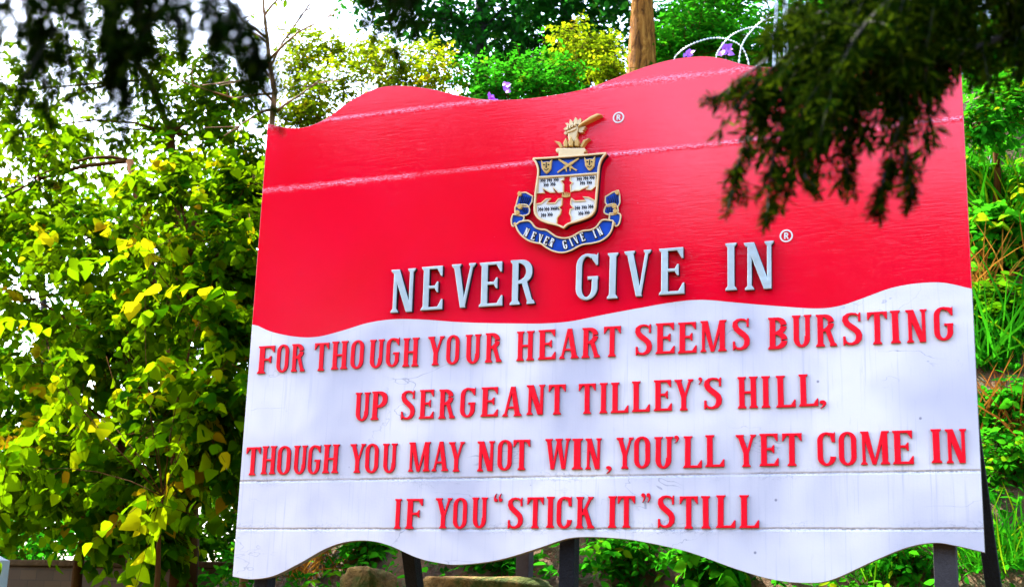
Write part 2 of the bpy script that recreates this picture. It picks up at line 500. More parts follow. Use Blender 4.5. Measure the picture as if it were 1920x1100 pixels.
def glyph(ch, S=0.15, T=0.075, e=0.045):
    k = 0.042
    P = []
    def rect(x0, x1, y0, y1): P.append([(x0, y0), (x1, y0), (x1, y1), (x0, y1)])
    def foot(x0, x1, y=0, l=1, r=1):
        s = 1 if y == 0 else -1
        a = [(x0 - e * l, y), (x1 + e * r, y), (x1 + e * r * 0.85, y + s * k), (x1, y + s * (k + 0.05)), (x0, y + s * (k + 0.05)), (x0 - e * l * 0.85, y + s * k)]
        P.append(a)
    def slant(xa0, xa1, xb0, xb1, y0=0.0, y1=1.0): P.append([(xa0, y0), (xa1, y0), (xb1, y1), (xb0, y1)])
    def ring(x0, x1, y0, y1, keep=None, sx=S, sy=T, rxo=9, ry=0.26):
        o = rrpts(x0, x1, y0, y1, rxo, ry); i = rrpts(x0 + sx, x1 - sx, y0 + sy, y1 - sy, rxo, max(ry - sy * 0.6, 0.05))
        n = len(o)
        for q in range(n):
            q2 = (q + 1) % n
            if abs(o[q][0]-o[q2][0])+abs(o[q][1]-o[q2][1]) < 1e-5 or abs(i[q][0]-i[q2][0])+abs(i[q][1]-i[q2][1]) < 1e-5: continue
            if keep and not (keep(*o[q]) and keep(*o[q2])): continue
            P.append([o[q], o[q2], i[q2], i[q]])
    def arm(x0, x1, y, s):      # arm whose end hangs (s=-1) or rises (s=1)
        rect(x0, x1, min(y, y + s * T), max(y, y + s * T))
        P.append([(x1, y), (x1, y + s * 0.24), (x1 - 0.03, y + s * 0.24), (x1 - 0.12, y + s * T), (x1 - 0.12, y)])
    def tee(x, y=0.5):
        rect(S * 0.5 + e, x, y - T / 2, y + T / 2)
        P.append([(x, y - 0.125), (x + 0.03, y - 0.125), (x + 0.03, y + 0.125), (x, y + 0.125), (x - 0.05, y + T / 2), (x - 0.05, y - T / 2)])
    W = 0.5
    L0, L1 = e, e + S
    if ch == 'I': rect(L0, L1, 0, 1); foot(L0, L1); foot(L0, L1, 1); W = S + 2 * e
    elif ch == 'L': rect(L0, L1, 0, 1); foot(L0, L1, 1); foot(L0, L1, 0, 1, 0); arm(L0, 0.5, 0, 1); W = 0.5
    elif ch == 'E': rect(L0, L1, 0, 1); foot(L0, L1, 0, 1, 0); foot(L0, L1, 1, 1, 0); arm(L0, 0.5, 0, 1); arm(L0, 0.48, 1, -1); tee(0.36, 0.52); W = 0.5
    elif ch == 'F': rect(L0, L1, 0, 1); foot(L0, L1); foot(L0, L1, 1, 1, 0); arm(L0, 0.47, 1, -1); tee(0.36, 0.5); W = 0.48
    elif ch == 'H':
        W = 0.56
        for a in (L0, W - e - S): rect(a, a + S, 0, 1); foot(a, a + S); foot(a, a + S, 1)
        rect(L1 - .01, W - e - S + .01, 0.5 - T / 2, 0.5 + T / 2)
    elif ch == 'T':
        W = 0.52; c = W / 2
        rect(c - S / 2, c + S / 2, 0, 1); foot(c - S / 2, c + S / 2)
        arm(c, W, 1, -1)
        P.append([(0, 1), (0, 0.76), (0.03, 0.76), (0.12, 1 - T), (c, 1 - T), (c, 1)])
    elif ch == 'O': W = 0.5; ring(0, W, -0.012, 1.012)
    elif ch in 'CG':
        W = 0.5
        ring(0, W, -0.012, 1.012, lambda x, y: x < 0.44 or y < 0.26 if ch == 'C' else (x < 0.44 or y < 0.4))
        if ch == 'C':
            P.append([(0.34, 1.0), (0.34, 0.94), (0.40, 0.70), (0.49, 0.70), (0.49, 1.02), (0.455, 0.98), (0.42, 0.985)])
            P.append([(0.36, 0.27), (0.5, 0.27), (0.5, 0.2), (0.36, 0.2)])
        else:
            P.append([(0.32, 1.0), (0.32, 0.94), (0.46, 0.74), (0.5, 0.74), (0.5, 1.02), (0.47, 0.97), (0.40, 0.99)])
            rect(W - S, W, 0.2, 0.5); rect(0.27, W + 0.01, 0.43, 0.505)
    elif ch == 'U':
        W = 0.54
        a, b = e, W - e - S * 0.85
        rect(a, a + S, 0.22, 1); rect(b - S * .15, b + S * 0.85, 0.22, 0.34); rect(b, b + S * 0.85, 0.3, 1); foot(a, a + S, 1); foot(b, b + S * 0.85, 1)
        ring(a, W - e, -0.012, 0.9, lambda x, y: y < 0.45, ry=0.28)
    elif ch in 'RPB':
        W = 0.5 if ch != 'R' else 0.54
        rect(L0, L1, 0, 1); foot(L0, L1, 0, 1, 1 if ch != 'B' else 0); foot(L0, L1, 1, 1, 0)
        yb = 0.46 if ch != 'P' else 0.42
        half = lambda x, y: x > L0 + 0.02
        ring(-0.2, 0.485, yb, 1.0, lambda x, y: x > L0 + 0.03, rxo=0.24, ry=0.24)
        rect(L0, 0.26, 1 - T, 1); rect(L0, 0.26, yb, yb + T)
        if ch == 'R': slant(0.40, 0.40 + S * 0.85, 0.25, 0.25 + S * 0.9, 0, yb + 0.04); foot(0.40, 0.40 + S * 0.85, 0, .7, .7); W = 0.40 + S * .85 + .045
        if ch == 'B':
            ring(-0.2, 0.5, 0.0, yb + T, lambda x, y: x > L0 + 0.03, rxo=0.24, ry=0.24); rect(L0, 0.26, 0, T); W = 0.5
    elif ch == 'S':
        W = 0.48
        ctr = [(0.425, 0.80), (0.40, 0.90), (0.33, 0.955), (0.24, 0.97), (0.15, 0.945), (0.085, 0.87), (0.08, 0.77), (0.12, 0.67), (0.20, 0.585), (0.29, 0.50), (0.37, 0.41), (0.405, 0.30), (0.395, 0.18), (0.34, 0.085), (0.24, 0.035), (0.15, 0.045), (0.085, 0.10), (0.055, 0.21)]
        wd = [0.03, 0.05, 0.07, 0.075, 0.10, 0.14, 0.155, 0.165, 0.17, 0.17, 0.165, 0.155, 0.15, 0.125, 0.085, 0.075, 0.06, 0.03]
        P.extend(ribbon(ctr, wd))
        P.append([(0.395, 0.72), (0.455, 0.72), (0.455, 1.0), (0.42, 1.0), (0.39, 0.93)])
        P.append([(0.015, 0.28), (0.075, 0.28), (0.09, 0.08), (0.05, 0.0), (0.015, 0.0)])
    elif ch == 'N':
        W = 0.56; T2 = T * 1.15
        rect(L0 + 0.02, L0 + 0.02 + T2, 0, 1); foot(L0 + 0.02, L0 + 0.02 + T2); foot(L0, L0 + 0.06, 1, 1, 0)
        r = W - e - T2 - 0.02
        rect(r, r + T2, 0, 1); foot(r, r + T2, 1)
        slant(r + T2 - S * 1.0, r + T2, L0 - 0.01, L0 + S * 1.05)
    elif ch == 'M':
        W = 0.74; T2 = T * 1.05
        rect(L0, L0 + T2, 0, 1); foot(L0, L0 + T2); foot(L0, L0 + .04, 1, 1, 0)
        r = W - e - S; rect(r, r + S, 0, 1); foot(r, r + S); foot(r + .05, r + S, 1, 0, 1)
        m = W / 2 - 0.03
        slant(m - S * 0.3, m + S * 0.35, L0, L0 + S * 1.1, 0.0, 1.0); slant(m - S * 0.1, m + S * 0.35, r, r + T2 * 1.2, 0.0, 1.0)
    elif ch == 'A':
        W = 0.58; c = W / 2 - .01
        slant(e, e + T, c - 0.05, c + 0.03); slant(W - e - S, W - e, c - 0.06, c + S * 0.55)
        foot(e, e + T); foot(W - e - S, W - e); rect(0.13, 0.43, 0.26, 0.26 + T * .9)
    elif ch == 'V':
        W = 0.56; c = W / 2 + 0.01
        slant(c - 0.05, c + S * .55, e, e + S); slant(c - 0.01, c + T * .8, W - e - T, W - e)
        foot(e, e + S, 1); foot(W - e - T, W - e, 1)
    elif ch == 'Y':
        W = 0.58; c = W / 2
        rect(c - S / 2, c + S / 2, 0, 0.46); foot(c - S / 2, c + S / 2)
        slant(c - S / 2, c + S / 2, e, e + S, 0.42, 1); slant(c, c + S * .5, W - e - T * 1.1, W - e, 0.42, 1)
        foot(e, e + S, 1); foot(W - e - T, W - e, 1)
    elif ch == 'W':
        W = 0.82
        slant(0.20, 0.20 + S * .75, e, e + S); slant(0.245, 0.245 + T * .9, 0.40, 0.40 + T)
        slant(0.55, 0.55 + S * .75, 0.36, 0.36 + S); slant(0.60, 0.60 + T * .9, W - e - T, W - e)
        foot(e, e + S, 1); foot(0.37, 0.37 + S, 1); foot(W - e - T, W - e, 1)
    elif ch == 'K':
        W = 0.58
        rect(L0, L1, 0, 1); foot(L0, L1); foot(L0, L1, 1)
        slant(L1 - 0.03, L1 + 0.06, 0.42, 0.42 + T * 1.2, 0.42, 1.0); foot(0.42, 0.42 + T, 1)
        slant(0.40, 0.40 + S, 0.21, 0.21 + S * .9, 0, 0.62); foot(0.40, 0.40 + S, 0, .8, .8); W = 0.6
    elif ch in ",'":
        P.append([(0.06 + 0.06 * math.cos(a), 0.86 + 0.07 * math.sin(a)) for a in [2 * math.pi * q / 14 for q in range(14)]])
        P.extend(ribbon([(0.09, 0.87), (0.10, 0.79), (0.07, 0.70), (0.015, 0.63)], [0.07, 0.06, 0.04, 0.015])); W = 0.125
        P = [[(x, (y - 0.62) / 0.31) for x, y in q] for q in P]
    elif ch in '"`':
        for dx in (0, 0.15):
            P.append([(dx + 0.055 + 0.055 * math.cos(a), 0.22 + 0.22 * math.sin(a)) if ch == '`' else (dx + 0.055 + 0.055 * math.cos(a), 0.78 + 0.22 * math.sin(a)) for a in [2 * math.pi * q / 12 for q in range(12)]])
            if ch == '`': P.extend(ribbon([(dx + 0.02, 0.2), (dx + 0.015, 0.5), (dx + 0.04, 0.8), (dx + 0.075, 1.0)], [0.05, 0.05, 0.035, 0.012]))
            else: P.extend(ribbon([(dx + 0.09, 0.8), (dx + 0.095, 0.5), (dx + 0.07, 0.2), (dx + 0.035, 0.0)], [0.05, 0.05, 0.035, 0.012]))
        W = 0.26
    return P, W

def ribbon(pts, wd):
    out = []; P = [np.array(p, float) for p in pts]; n = len(P)
    if not hasattr(wd, '__len__'): wd = [wd] * n
    l = []; r = []
    for i in range(n):
        d = P[min(i + 1, n - 1)] - P[max(i - 1, 0)]; d /= max(np.linalg.norm(d), 1e-9); m = np.array([-d[1], d[0]])
        l.append(P[i] + m * wd[i] / 2); r.append(P[i] - m * wd[i] / 2)
    for i in range(n - 1):
        for tri in ((l[i], r[i], r[i + 1]), (l[i], r[i + 1], l[i + 1])):
            (ax, ay), (bx_, by_), (cx_, cy_) = tri
            if abs((bx_ - ax) * (cy_ - ay) - (cx_ - ax) * (by_ - ay)) > 1e-9: out.append([tuple(q) for q in tri])
    return out

# ------------------------------------------------------------------ the signboard
sign_x0, sign_z0 = bp(436, 1080); sign_x1, _ = bp(1846, 1035)
SIGN = empty('signboard', ((sign_x0 + sign_x1) / 2, 0.05, gz((sign_x0 + sign_x1) / 2, 0.05)),
             'huge red and white wavy edged signboard reading NEVER GIVE IN, on dark steel posts', 'sign')
TH = 0.055
top_px = smooth_px([(502, 232), (540, 240), (575, 238), (612, 222), (655, 191), (700, 168), (742, 161), (800, 166), (850, 177), (900, 186), (960, 187), (1030, 180), (1100, 166), (1150, 148), (1200, 129), (1255, 113), (1310, 106), (1350, 109), (1395, 121), (1450, 126), (1520, 117), (1590, 94), (1660, 64), (1725, 41), (1765, 31), (1797, 27)])
mid_px = smooth_px([(478, 608), (510, 622), (555, 631), (595, 631), (640, 620), (690, 605), (740, 598), (800, 599), (850, 603), (900, 605), (960, 606), (1020, 606), (1070, 602), (1130, 590), (1200, 577), (1270, 565), (1320, 562), (1380, 567), (1450, 573), (1530, 578), (1575, 573), (1620, 558), (1670, 540), (1720, 531), (1770, 530), (1821, 541)])
bot_px = smooth_px([(436, 1080), (470, 1085), (512, 1079), (560, 1056), (610, 1028), (650, 1015), (690, 1013), (730, 1022), (780, 1044), (820, 1054), (860, 1058), (930, 1050), (1000, 1030), (1060, 1010), (1100, 1006), (1150, 1008), (1200, 1014), (1290, 1034), (1380, 1066), (1450, 1086), (1510, 1092), (1560, 1086), (1640, 1050), (1700, 1026), (1750, 1017), (1790, 1022), (1846, 1035)])
B = lambda L: [bp(*p) for p in L]
tz = [list(q) for q in B(top_px)]; mz = [list(q) for q in B(mid_px)]; bzz = [list(q) for q in B(bot_px)]
for L in (tz, mz, bzz):
    L[0][0] = sign_x0; L[-1][0] = sign_x1
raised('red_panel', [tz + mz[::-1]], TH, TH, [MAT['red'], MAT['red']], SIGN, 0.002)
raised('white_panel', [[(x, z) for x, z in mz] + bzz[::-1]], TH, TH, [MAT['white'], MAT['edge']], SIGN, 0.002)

def lean(px): return -0.0778 + (px - 490) * (0.1265 / 1330)    # dx/dy of uprights

def letters(spec, zb, zt, kind, name, mats, depth, bev, S, T):
    h = zt - zb
    for ch, a, b, *rest in spec:
        mid = (zb + zt) / 2
        hp = 58.0
        ln = -lean((a + b) / 2) * hp            # how far the top sits right of the base, in pixels
        if ch in 'TYVWFP': a -= ln / 2; b -= ln / 2
        elif ch == 'A': a += ln / 2; b += ln / 2
        elif ch not in ',"\'`': a += abs(ln) / 2; b -= abs(ln) / 2
        g, W = glyph(ch, S, T)
        if rest:
            x0 = x_at(a, rest[0]); x1 = x_at(b, rest[0]); y0, y1 = rest[0], rest[1]
        else:
            x0 = x_at(a, mid); x1 = x_at(b, mid); y0, y1 = zb, zt
        xs = [q[0] for p in g for q in p]; gx0, gx1 = min(xs), max(xs)
        sc = (x1 - x0) / (gx1 - gx0)
        loops = union([[(q[0], q[1]) for q in p] for p in g])
        jx, jz, js = random.uniform(-.002, .002), random.uniform(-.003, .003), random.uniform(-0.012, 0.012)
        loops = [[(x0 + (x - gx0) * sc + js * y * (y1 - y0) + jx, y0 + y * (y1 - y0) + jz) for x, y in L] for L in loops]
        nm = {',': 'comma', "'": 'apostrophe', '"': 'quotation_mark', '`': 'quotation_mark'}.get(ch, name)
        raised(nm, loops, -0.0005, depth, mats, SIGN, 0.0 if ch == 'K' else bev * .5 if ch in 'RB' else bev)

def zr(s, o, lst, chars):
    return [(c, o + a / s, o + b / s) for c, (a, b) in zip(chars, lst)]
sA, sB, sC, sD, sE, sF, sG = 1920 / 520, 1920 / 460, 1886 / 480, 1920 / 700, 1920 / 760, 4.8, 1920 / 460
line1 = zr(sA, 440, [(174, 287), (291, 389), (394, 504), (565, 664), (670, 796), (803, 905), (928, 1042), (1050, 1152), (1165, 1287), (1343, 1458), (1465, 1564), (1598, 1716), (1735, 1858)], 'FORTHOUGHYOUR') \
    + zr(sB, 940, [(120, 265), (288, 433), (455, 608), (630, 779), (808, 940), (1053, 1187), (1208, 1360), (1382, 1530), (1560, 1766)], 'HEARTSEEM') \
    + [('S', 940 + 1808 / sB, 1380 + 104 / sC)] + zr(sC, 1380, [(235, 380), (410, 560), (588, 749), (786, 937), (966, 1114), (1136, 1220), (1244, 1414), (1453, 1606)], 'BURSTING')
line2 = zr(sA, 440, [(830, 946), (956, 1066), (1153, 1261), (1278, 1391), (1415, 1538), (1562, 1674), (1704, 1832)], 'UPSERGE') \
    + zr(sB, 940, [(10, 162), (193, 346), (378, 512), (612, 745), (772, 839), (862, 1004), (1027, 1170), (1194, 1338), (1358, 1508), (1588, 1732)], 'ANTTILLEYS') \
    + zr(sC, 1380, [(14, 166), (190, 259), (294, 441), (460, 607)], 'HILL')
line3 = zr(sD, 430, [(95, 168), (162, 249), (247, 326), (326, 407), (404, 477), (478, 571), (627, 707), (699, 776), (788, 872), (921, 1040), (1041, 1127), (1134, 1217), (1274, 1371), (1379, 1458), (1466, 1552), (1626, 1757), (1762, 1822)], 'THOUGHYOUMAYNOTWI') \
    + [('N', 430 + 1829 / sD, 1100 + 72 / sE)] + zr(sE, 1100, [(142, 224), (225, 303), (321, 412), (458, 547), (562, 653), (708, 806), (817, 910), (924, 1017), (1092, 1182), (1194, 1282), (1297, 1440), (1445, 1550), (1628, 1686), (1694, 1804)], 'YOULLYETCOMEIN')
line4 = zr(sD, 430, [(849, 892), (915, 1001), (1065, 1152), (1151, 1229), (1247, 1335), (1432, 1517), (1535, 1620), (1630, 1676), (1684, 1766), (1784, 1882)], 'IFYOUSTICK') \
    + zr(sE, 1100, [(102, 145), (149, 232), (337, 420), (444, 530), (546, 590), (613, 706), (725, 820)], 'ITSTILL')
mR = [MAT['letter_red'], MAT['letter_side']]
zl = lambda *pts: sum(bp(*p)[1] for p in pts) / len(pts)
z1b = zl((492, 701), (1730, 639.5)); z1t = zl((498, 649.5), (1737, 577.5))
z2b = zl((702, 789.7), (1505, 760)); z2t = zl((702, 736.6), (1505, 699.7))
z3b = zl((470, 890), (1790, 868)); z3t = zl((475, 838.3), (1795, 802.8))
z4b = zl((745, 990), (1410, 990)); z4t = zl((745, 933), (1410, 929))
letters(line1, z1b, z1t, 'red', 'letter', mR, 0.013, 0.003, 0.152, 0.08)
letters(line2, z2b, z2t, 'red', 'letter', mR, 0.013, 0.003, 0.152, 0.08)
letters(line3, z3b, z3t, 'red', 'letter', mR, 0.013, 0.003, 0.152, 0.08)
letters(line4, z4b, z4t, 'red', 'letter', mR, 0.013, 0.003, 0.152, 0.08)
hB = (z1t - z1b)
letters([("'", 940 + 1546 / sB, 940 + 1577 / sB, bp(1313, 722)[1], bp(1313, 708)[1])], z2b, z2t, 'red', '', mR, 0.013, 0.003, .16, .08)
letters([(',', 1380 + 620 / sC, 1380 + 670 / sC, bp(1545, 767)[1], bp(1545, 751)[1])], z2b, z2t, 'red', '', mR, 0.013, 0.003, .16, .08)
letters([(',', 1100 + 93 / sE, 1100 + 119 / sE, bp(1142, 889)[1], bp(1142, 874)[1]), ("'", 1100 + 417 / sE, 1100 + 440 / sE, bp(1269, 831)[1], bp(1269, 816)[1])], z3b, z3t, 'red', '', mR, 0.013, 0.003, .16, .08)
letters([('`', 430 + 1364 / sD, 430 + 1408 / sD, bp(935, 940)[1], bp(935, 924)[1]), ('"', 1100 + 260 / sE, 1100 + 304 / sE, bp(1211, 941)[1], bp(1211, 923)[1])], z4b, z4t, 'red', '', mR, 0.013, 0.002, .16, .08)
lineM = zr(sF, 700, [(168, 403), (446, 654), (716, 934), (970, 1192), (1246, 1477)], 'NEVER') + zr(sG, 1060, [(94, 272), (338, 427), (476, 688), (746, 946), (1262, 1354), (1401, 1640)], 'GIVEIN')
zMb = zl((741, 587.7), (960, 574), (1250, 555), (1420, 545)); zMt = zl((746, 505), (970, 491), (1260, 468.5), (1430, 455))
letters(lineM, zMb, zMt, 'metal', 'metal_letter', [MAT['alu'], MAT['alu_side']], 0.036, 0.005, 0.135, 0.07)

# small registered marks painted in relief
for px, py, rr in ((1160, 221, 9.3), (1474.5, 442.5, 11)):
    c = Vector(bp(px, py)); r = (Vector(bp(px + rr, py)) - c).length
    ringp = [(c.x + r * math.cos(a), c.y + r * math.sin(a)) for a in [2 * math.pi * q / 28 for q in range(29)]]
    polys = ribbon(ringp, r * 0.24)
    hgt = r * 1.05
    st = [[(-.24, -.5), (-.24, .5)], [(-.24, .45), (.1, .45), (.22, .33), (.22, .16), (.1, .03), (-.24, .03)], [(0.0, .03), (.28, -.5)]]
    for s in st: polys += ribbon([(c.x + x * hgt, c.y + y * hgt) for x, y in s], r * 0.2)
    raised('registered_mark', union(polys), -0.0005, 0.006, [MAT['cwhite']], SIGN)

# posts and braces
def post(px, w_, mat, y=0.115, ztop=None):
    x = x_at(px, 1.9, y); zt = ztop or 4.6
    m = MB(); m.box((x - w_ / 2, y - w_ / 2, gz(x, y) - 0.3), (x + w_ / 2, y + w_ / 2, zt))
    return m.build('post', mat, SIGN, bevel=0.006)
post(496, 0.10, MAT['steel']); post(1066, 0.095, MAT['steel']); post(1776, 0.115, MAT['greysteel'])
def brace(p0, p1, w_):
    m = MB(); m.beam(p0, p1, w_, w_); return m.build('brace', MAT['steel'], SIGN, bevel=0.005)
a = at(1792, 590, 0.16); b = at(1880, 1020, 1.0); brace((a.x, a.y, a.z), (b.x, b.y, min(b.z, gz(b.x, b.y)) - 0.05), 0.085)
a = at(768, 1020, 0.2); b = at(808, 1115, 0.75); brace(a, (b.x, b.y, gz(b.x, b.y) - 0.05), 0.085)
a = at(985, 1000, 0.9); m = MB(); m.box((a.x - .045, .86, gz(a.x, .9) - .2), (a.x + .045, .95, 2.2)); m.build('rear_post', MAT['greysteel'], SIGN, bevel=0.005)
for zrail in (2.55, 3.6, 4.6):
    m = MB(); m.box((sign_x0 + .15, TH + 0.001, zrail - .035), (sign_x1 - .12, TH + 0.012, zrail + .035)); m.build('rail', MAT['steel'], SIGN)
m = MB(); bb = at(985, 1000, 0.9); m.beam((bb.x, 0.14, 3.4), (bb.x, 0.9, 2.2), 0.07, 0.07); m.build('brace', MAT['steel'], SIGN)

# ------------------------------------------------------------------ the coat of arms
def Zp(x, y): return bp(940 + x / 3.793, 200 + y / 3.793)
def Z(L): return [Zp(*p) for p in L]
UZ = (Vector(Zp(500, 500)) - Vector(Zp(600, 500))).length / 100.0     # one traced unit in metres

shield_px = smooth_px([(250, 393), (272, 420), (286, 465), (285, 515), (277, 570), (268, 640), (262, 720), (264, 770), (280, 803), (312, 828), (360, 846), (420, 860), (466, 880)], 4) + smooth_px([(466, 880), (500, 853), (560, 835), (620, 814), (660, 793), (686, 755), (695, 690), (703, 600), (710, 510), (716, 450), (728, 408), (745, 380), (768, 354)], 4)[1:] + [(640, 366), (510, 376), (380, 386)]
ARMS = raised('coat_of_arms', [Z(shield_px)], -0.0005, 0.046, [MAT['red'], MAT['black']], SIGN, 0.002)
tag(ARMS, 'painted and gilt crest with a shield over a blue motto ribbon')
def sub(name, polys, y0, depth, mat, bev=0.0, side=None):
    return raised(name, union(polys), y0, depth, [mat] + ([side] if side else []), ARMS, bev)
def zs(L, w_):   # stroke in traced units
    return ribbon(Z(L), w_ * UZ if not hasattr(w_, '__len__') else [q * UZ for q in w_])
FY = -0.0465
chief = [(262, 398), (510, 382), (757, 362), (738, 388), (722, 416), (712, 450), (706, 495), (497, 509), (290, 520), (291, 465), (280, 425)]
sub('blue_chief', [Z(chief)], FY, 0.006, MAT['blue'])
closed = shield_px + shield_px[:2]
sub('chief_shade_line', zs([(296, 512), (298, 465), (288, 425), (276, 404), (380, 399), (510, 392), (740, 373)], 9), FY - 0.006, 0.003, MAT['black'])  # black stroke standing in for the shading inside the chief edge
sub('gold_border', zs(closed, 13), FY, 0.020, MAT['gold_pale'], 0.003, MAT['gold'])
sub('gold_bar', zs([(289, 522), (497, 511), (706, 494)], 12), FY, 0.017, MAT['gold_pale'], 0.003, MAT['gold'])
Q = [[(287, 530), (470, 515), (466, 540), (444, 548), (463, 572), (461, 628), (430, 628), (390, 592), (402, 630), (372, 628), (316, 598), (330, 632), (281, 634)],
     [(515, 513), (695, 500), (691, 585), (660, 610), (626, 608), (642, 582), (575, 614), (545, 614), (518, 624), (514, 578), (530, 562), (512, 546)],
     [(272, 712), (308, 706), (342, 676), (372, 672), (346, 706), (406, 706), (430, 676), (453, 672), (450, 718), (432, 736), (446, 752), (440, 780), (418, 808), (416, 852), (360, 838), (312, 820), (282, 796), (270, 764)],
     [(520, 672), (546, 692), (622, 687), (602, 662), (642, 666), (690, 690), (685, 752), (656, 786), (602, 812), (520, 840), (520, 800), (508, 778), (514, 748), (536, 740), (516, 714)]]
for q in Q:
    sub('white_quarter', [Z(q)], FY, 0.007, MAT['cwhite'])
    sub('gold_edging', zs(q + q[:2], 9), FY, 0.013, MAT['gold_pale'], 0.0, MAT['gold'])
mk = [(318, 546), (363, 543), (410, 541), (340, 577), (388, 572), (575, 535), (620, 530), (664, 526), (597, 564), (645, 561), (302, 750), (345, 748), (390, 745), (426, 742), (322, 791), (368, 787), (562, 740), (610, 736), (656, 731), (586, 779), (630, 774)]
for x, y in mk:
    P = []
    for s in (-13, 0, 13):
        P += zs([(x + s - 3, y - 16), (x + s + 3, y - 2), (x + s - 2, y + 12)], [3, 7, 3])
    P += zs([(x - 15, y + 2), (x, y - 6), (x + 15, y + 2)], 4)
    sub('fleur', P, FY - 0.007, 0.0025, MAT['black'])
# leopard faces
for cx, cyy, w_, h_ in ((346, 448, 80, 95), (652, 428, 80, 95)):
    face = [(-.5, -.5), (-.28, -.3), (0, -.36), (.28, -.34), (.5, -.55), (.44, -.05), (.42, .18), (.2, .42), (0, .55), (-.2, .42), (-.42, .14), (-.44, -.1)]
    sub('leopard_face', [Z([(cx + x * w_, cyy + y * h_) for x, y in face])], FY - 0.006, 0.014, MAT['gold'], 0.004)
    P = []
    for sx in (-.2, .2): P.append(Z([(cx + sx * w_ + 6 * math.cos(a), cyy - .12 * h_ + 5 * math.sin(a)) for a in [q * .7 for q in range(9)]]))
    P += zs([(cx, cyy - .3 * h_), (cx, cyy + .12 * h_)], [5, 9]); P += zs([(cx - .18 * w_, cyy + .2 * h_), (cx, cyy + .3 * h_), (cx + .2 * w_, cyy + .17 * h_)], 5)
    sub('face_marking', P, FY - 0.020, 0.002, MAT['black'])
# crossed swords
for i, (a, b, g0, g1, hlt) in enumerate((((430, 396), (528, 457), (520, 440), (512, 480), (558, 474)), ((574, 391), (468, 460), (470, 446), (488, 484), (424, 490)))):
    P = zs([a, ((a[0] + b[0]) / 2, (a[1] + b[1]) / 2), b], [8, 19, 13]); P += zs([b, hlt], [8, 10]); P += zs([g0, ((g0[0] + g1[0]) / 2 + (4 if i else -4), (g0[1] + g1[1]) / 2 - 6), g1], [6, 9, 5])
    sub('small_sword', P, FY - 0.006 - i * 0.004, 0.008, MAT['gold'], 0.0)
# crown at the middle of the cross
P = zs([(452, 655), (482, 660), (510, 653)], 9)
for x, y in ((455, 632), (470, 628), (482, 626), (496, 628), (510, 632)): P += zs([(482 + (x - 482) * .8, 655), (x, y)], [9, 3])
sub('small_crown', P, FY, 0.012, MAT['gold'], 0.0)
# wreath, flames, arm with sword
sub('wreath', [Z(rrpts(405, 617, 312, 345, 16, 16)), Z([(425, 338), (606, 332), (606, 366), (425, 376)])], -0.0005, 0.05, MAT['gold_pale'], 0.006, MAT['gold'])
for cx, y0, y1 in ((475, 305, 240), (514, 303, 230), (552, 300, 232)):
    h = y0 - y1
    sub('flame', [Z([(cx - 13, y0), (cx - 17, y0 - h * .45), (cx, y1), (cx + 17, y0 - h * .45), (cx + 13, y0)])], -0.0005, 0.05 if cx != 514 else 0.058, MAT['gold'], 0.006)
P = zs([(394, 260), (425, 275), (445, 308)], [4, 22, 18]); sub('flame', P, -0.0005, 0.04, MAT['gold'], 0.003)
P = zs([(640, 240), (605, 258), (580, 302)], [4, 20, 18]); sub('flame', P, -0.0005, 0.04, MAT['gold'], 0.003)
sub('arm', [Z([(490, 250), (486, 190), (478, 178), (480, 150), (500, 140), (545, 142), (562, 165), (556, 195), (546, 240), (540, 262), (500, 262)])], -0.0005, 0.042, MAT['gold_pale'], 0.006, MAT['gold'])
for k in range(4):
    sub('finger', zs([(488 + k * 17, 186 - k * 9), (492 + k * 17, 158 - k * 5), (500 + k * 16, 144 - k * 2)], [11, 14, 10]), -0.0425, 0.013, MAT['gold_pale'], 0.003, MAT['gold'])
sub('thumb', zs([(486, 200), (520, 188), (552, 172)], [10, 14, 9]), -0.0425, 0.009, MAT['gold_pale'], 0.003, MAT['gold'])
leafs = [((512, 142), (502, 104), 26), ((540, 138), (540, 88), 30), ((560, 140), (575, 94), 26), ((490, 140), (468, 132), 16), ((480, 168), (455, 172), 22), ((478, 195), (458, 205), 26), ((562, 172), (612, 156), 16), ((562, 178), (604, 172), 16), ((562, 184), (596, 192), 18)]
P = []
for (x0, y0), (x1, y1), w_ in leafs: P += zs([(x0, y0), ((x0 + x1) / 2, (y0 + y1) / 2), (x1, y1)], [w_ * .7, w_, 3])
sub('laurel', P, -0.0005, 0.032, MAT['gold_pale'], 0.0, MAT['gold'])
sub('sword', zs([(562, 160), (600, 132), (660, 97), (700, 78), (728, 76)], [10, 18, 26, 24, 4]), -0.0005, 0.05, MAT['gold'], 0.007)
# motto ribbon
up = smooth_px([(128, 848), (150, 832), (205, 824), (232, 838), (258, 870), (295, 886), (335, 890), (372, 914), (410, 938), (465, 948), (520, 936), (570, 907), (605, 895), (650, 890), (690, 870), (718, 834), (745, 818), (806, 824)], 5)
lo = smooth_px([(118, 852), (134, 892), (165, 932), (210, 964), (260, 980), (300, 988), (340, 1016), (390, 1040), (450, 1050), (510, 1035), (560, 1008), (600, 992), (660, 984), (720, 968), (770, 934), (800, 888), (812, 830)], 5)
tails = [smooth_px([(95, 775), (168, 788), (165, 822), (118, 850), (92, 858), (84, 815), (95, 775)], 4),
         smooth_px([(110, 720), (150, 705), (196, 710), (212, 742), (200, 775), (150, 784), (112, 770), (110, 720)], 4),
         [(138, 622), (185, 618), (232, 645), (228, 685), (205, 722), (150, 716), (112, 722), (122, 680)],
         smooth_px([(782, 768), (852, 772), (856, 815), (838, 855), (812, 852), (780, 820), (782, 768)], 4),
         smooth_px([(742, 742), (760, 712), (815, 702), (838, 735), (832, 768), (780, 778), (744, 765), (742, 742)], 4),
         [(748, 650), (800, 618), (842, 604), (850, 640), (852, 690), (838, 720), (800, 712), (765, 718), (748, 690)]]
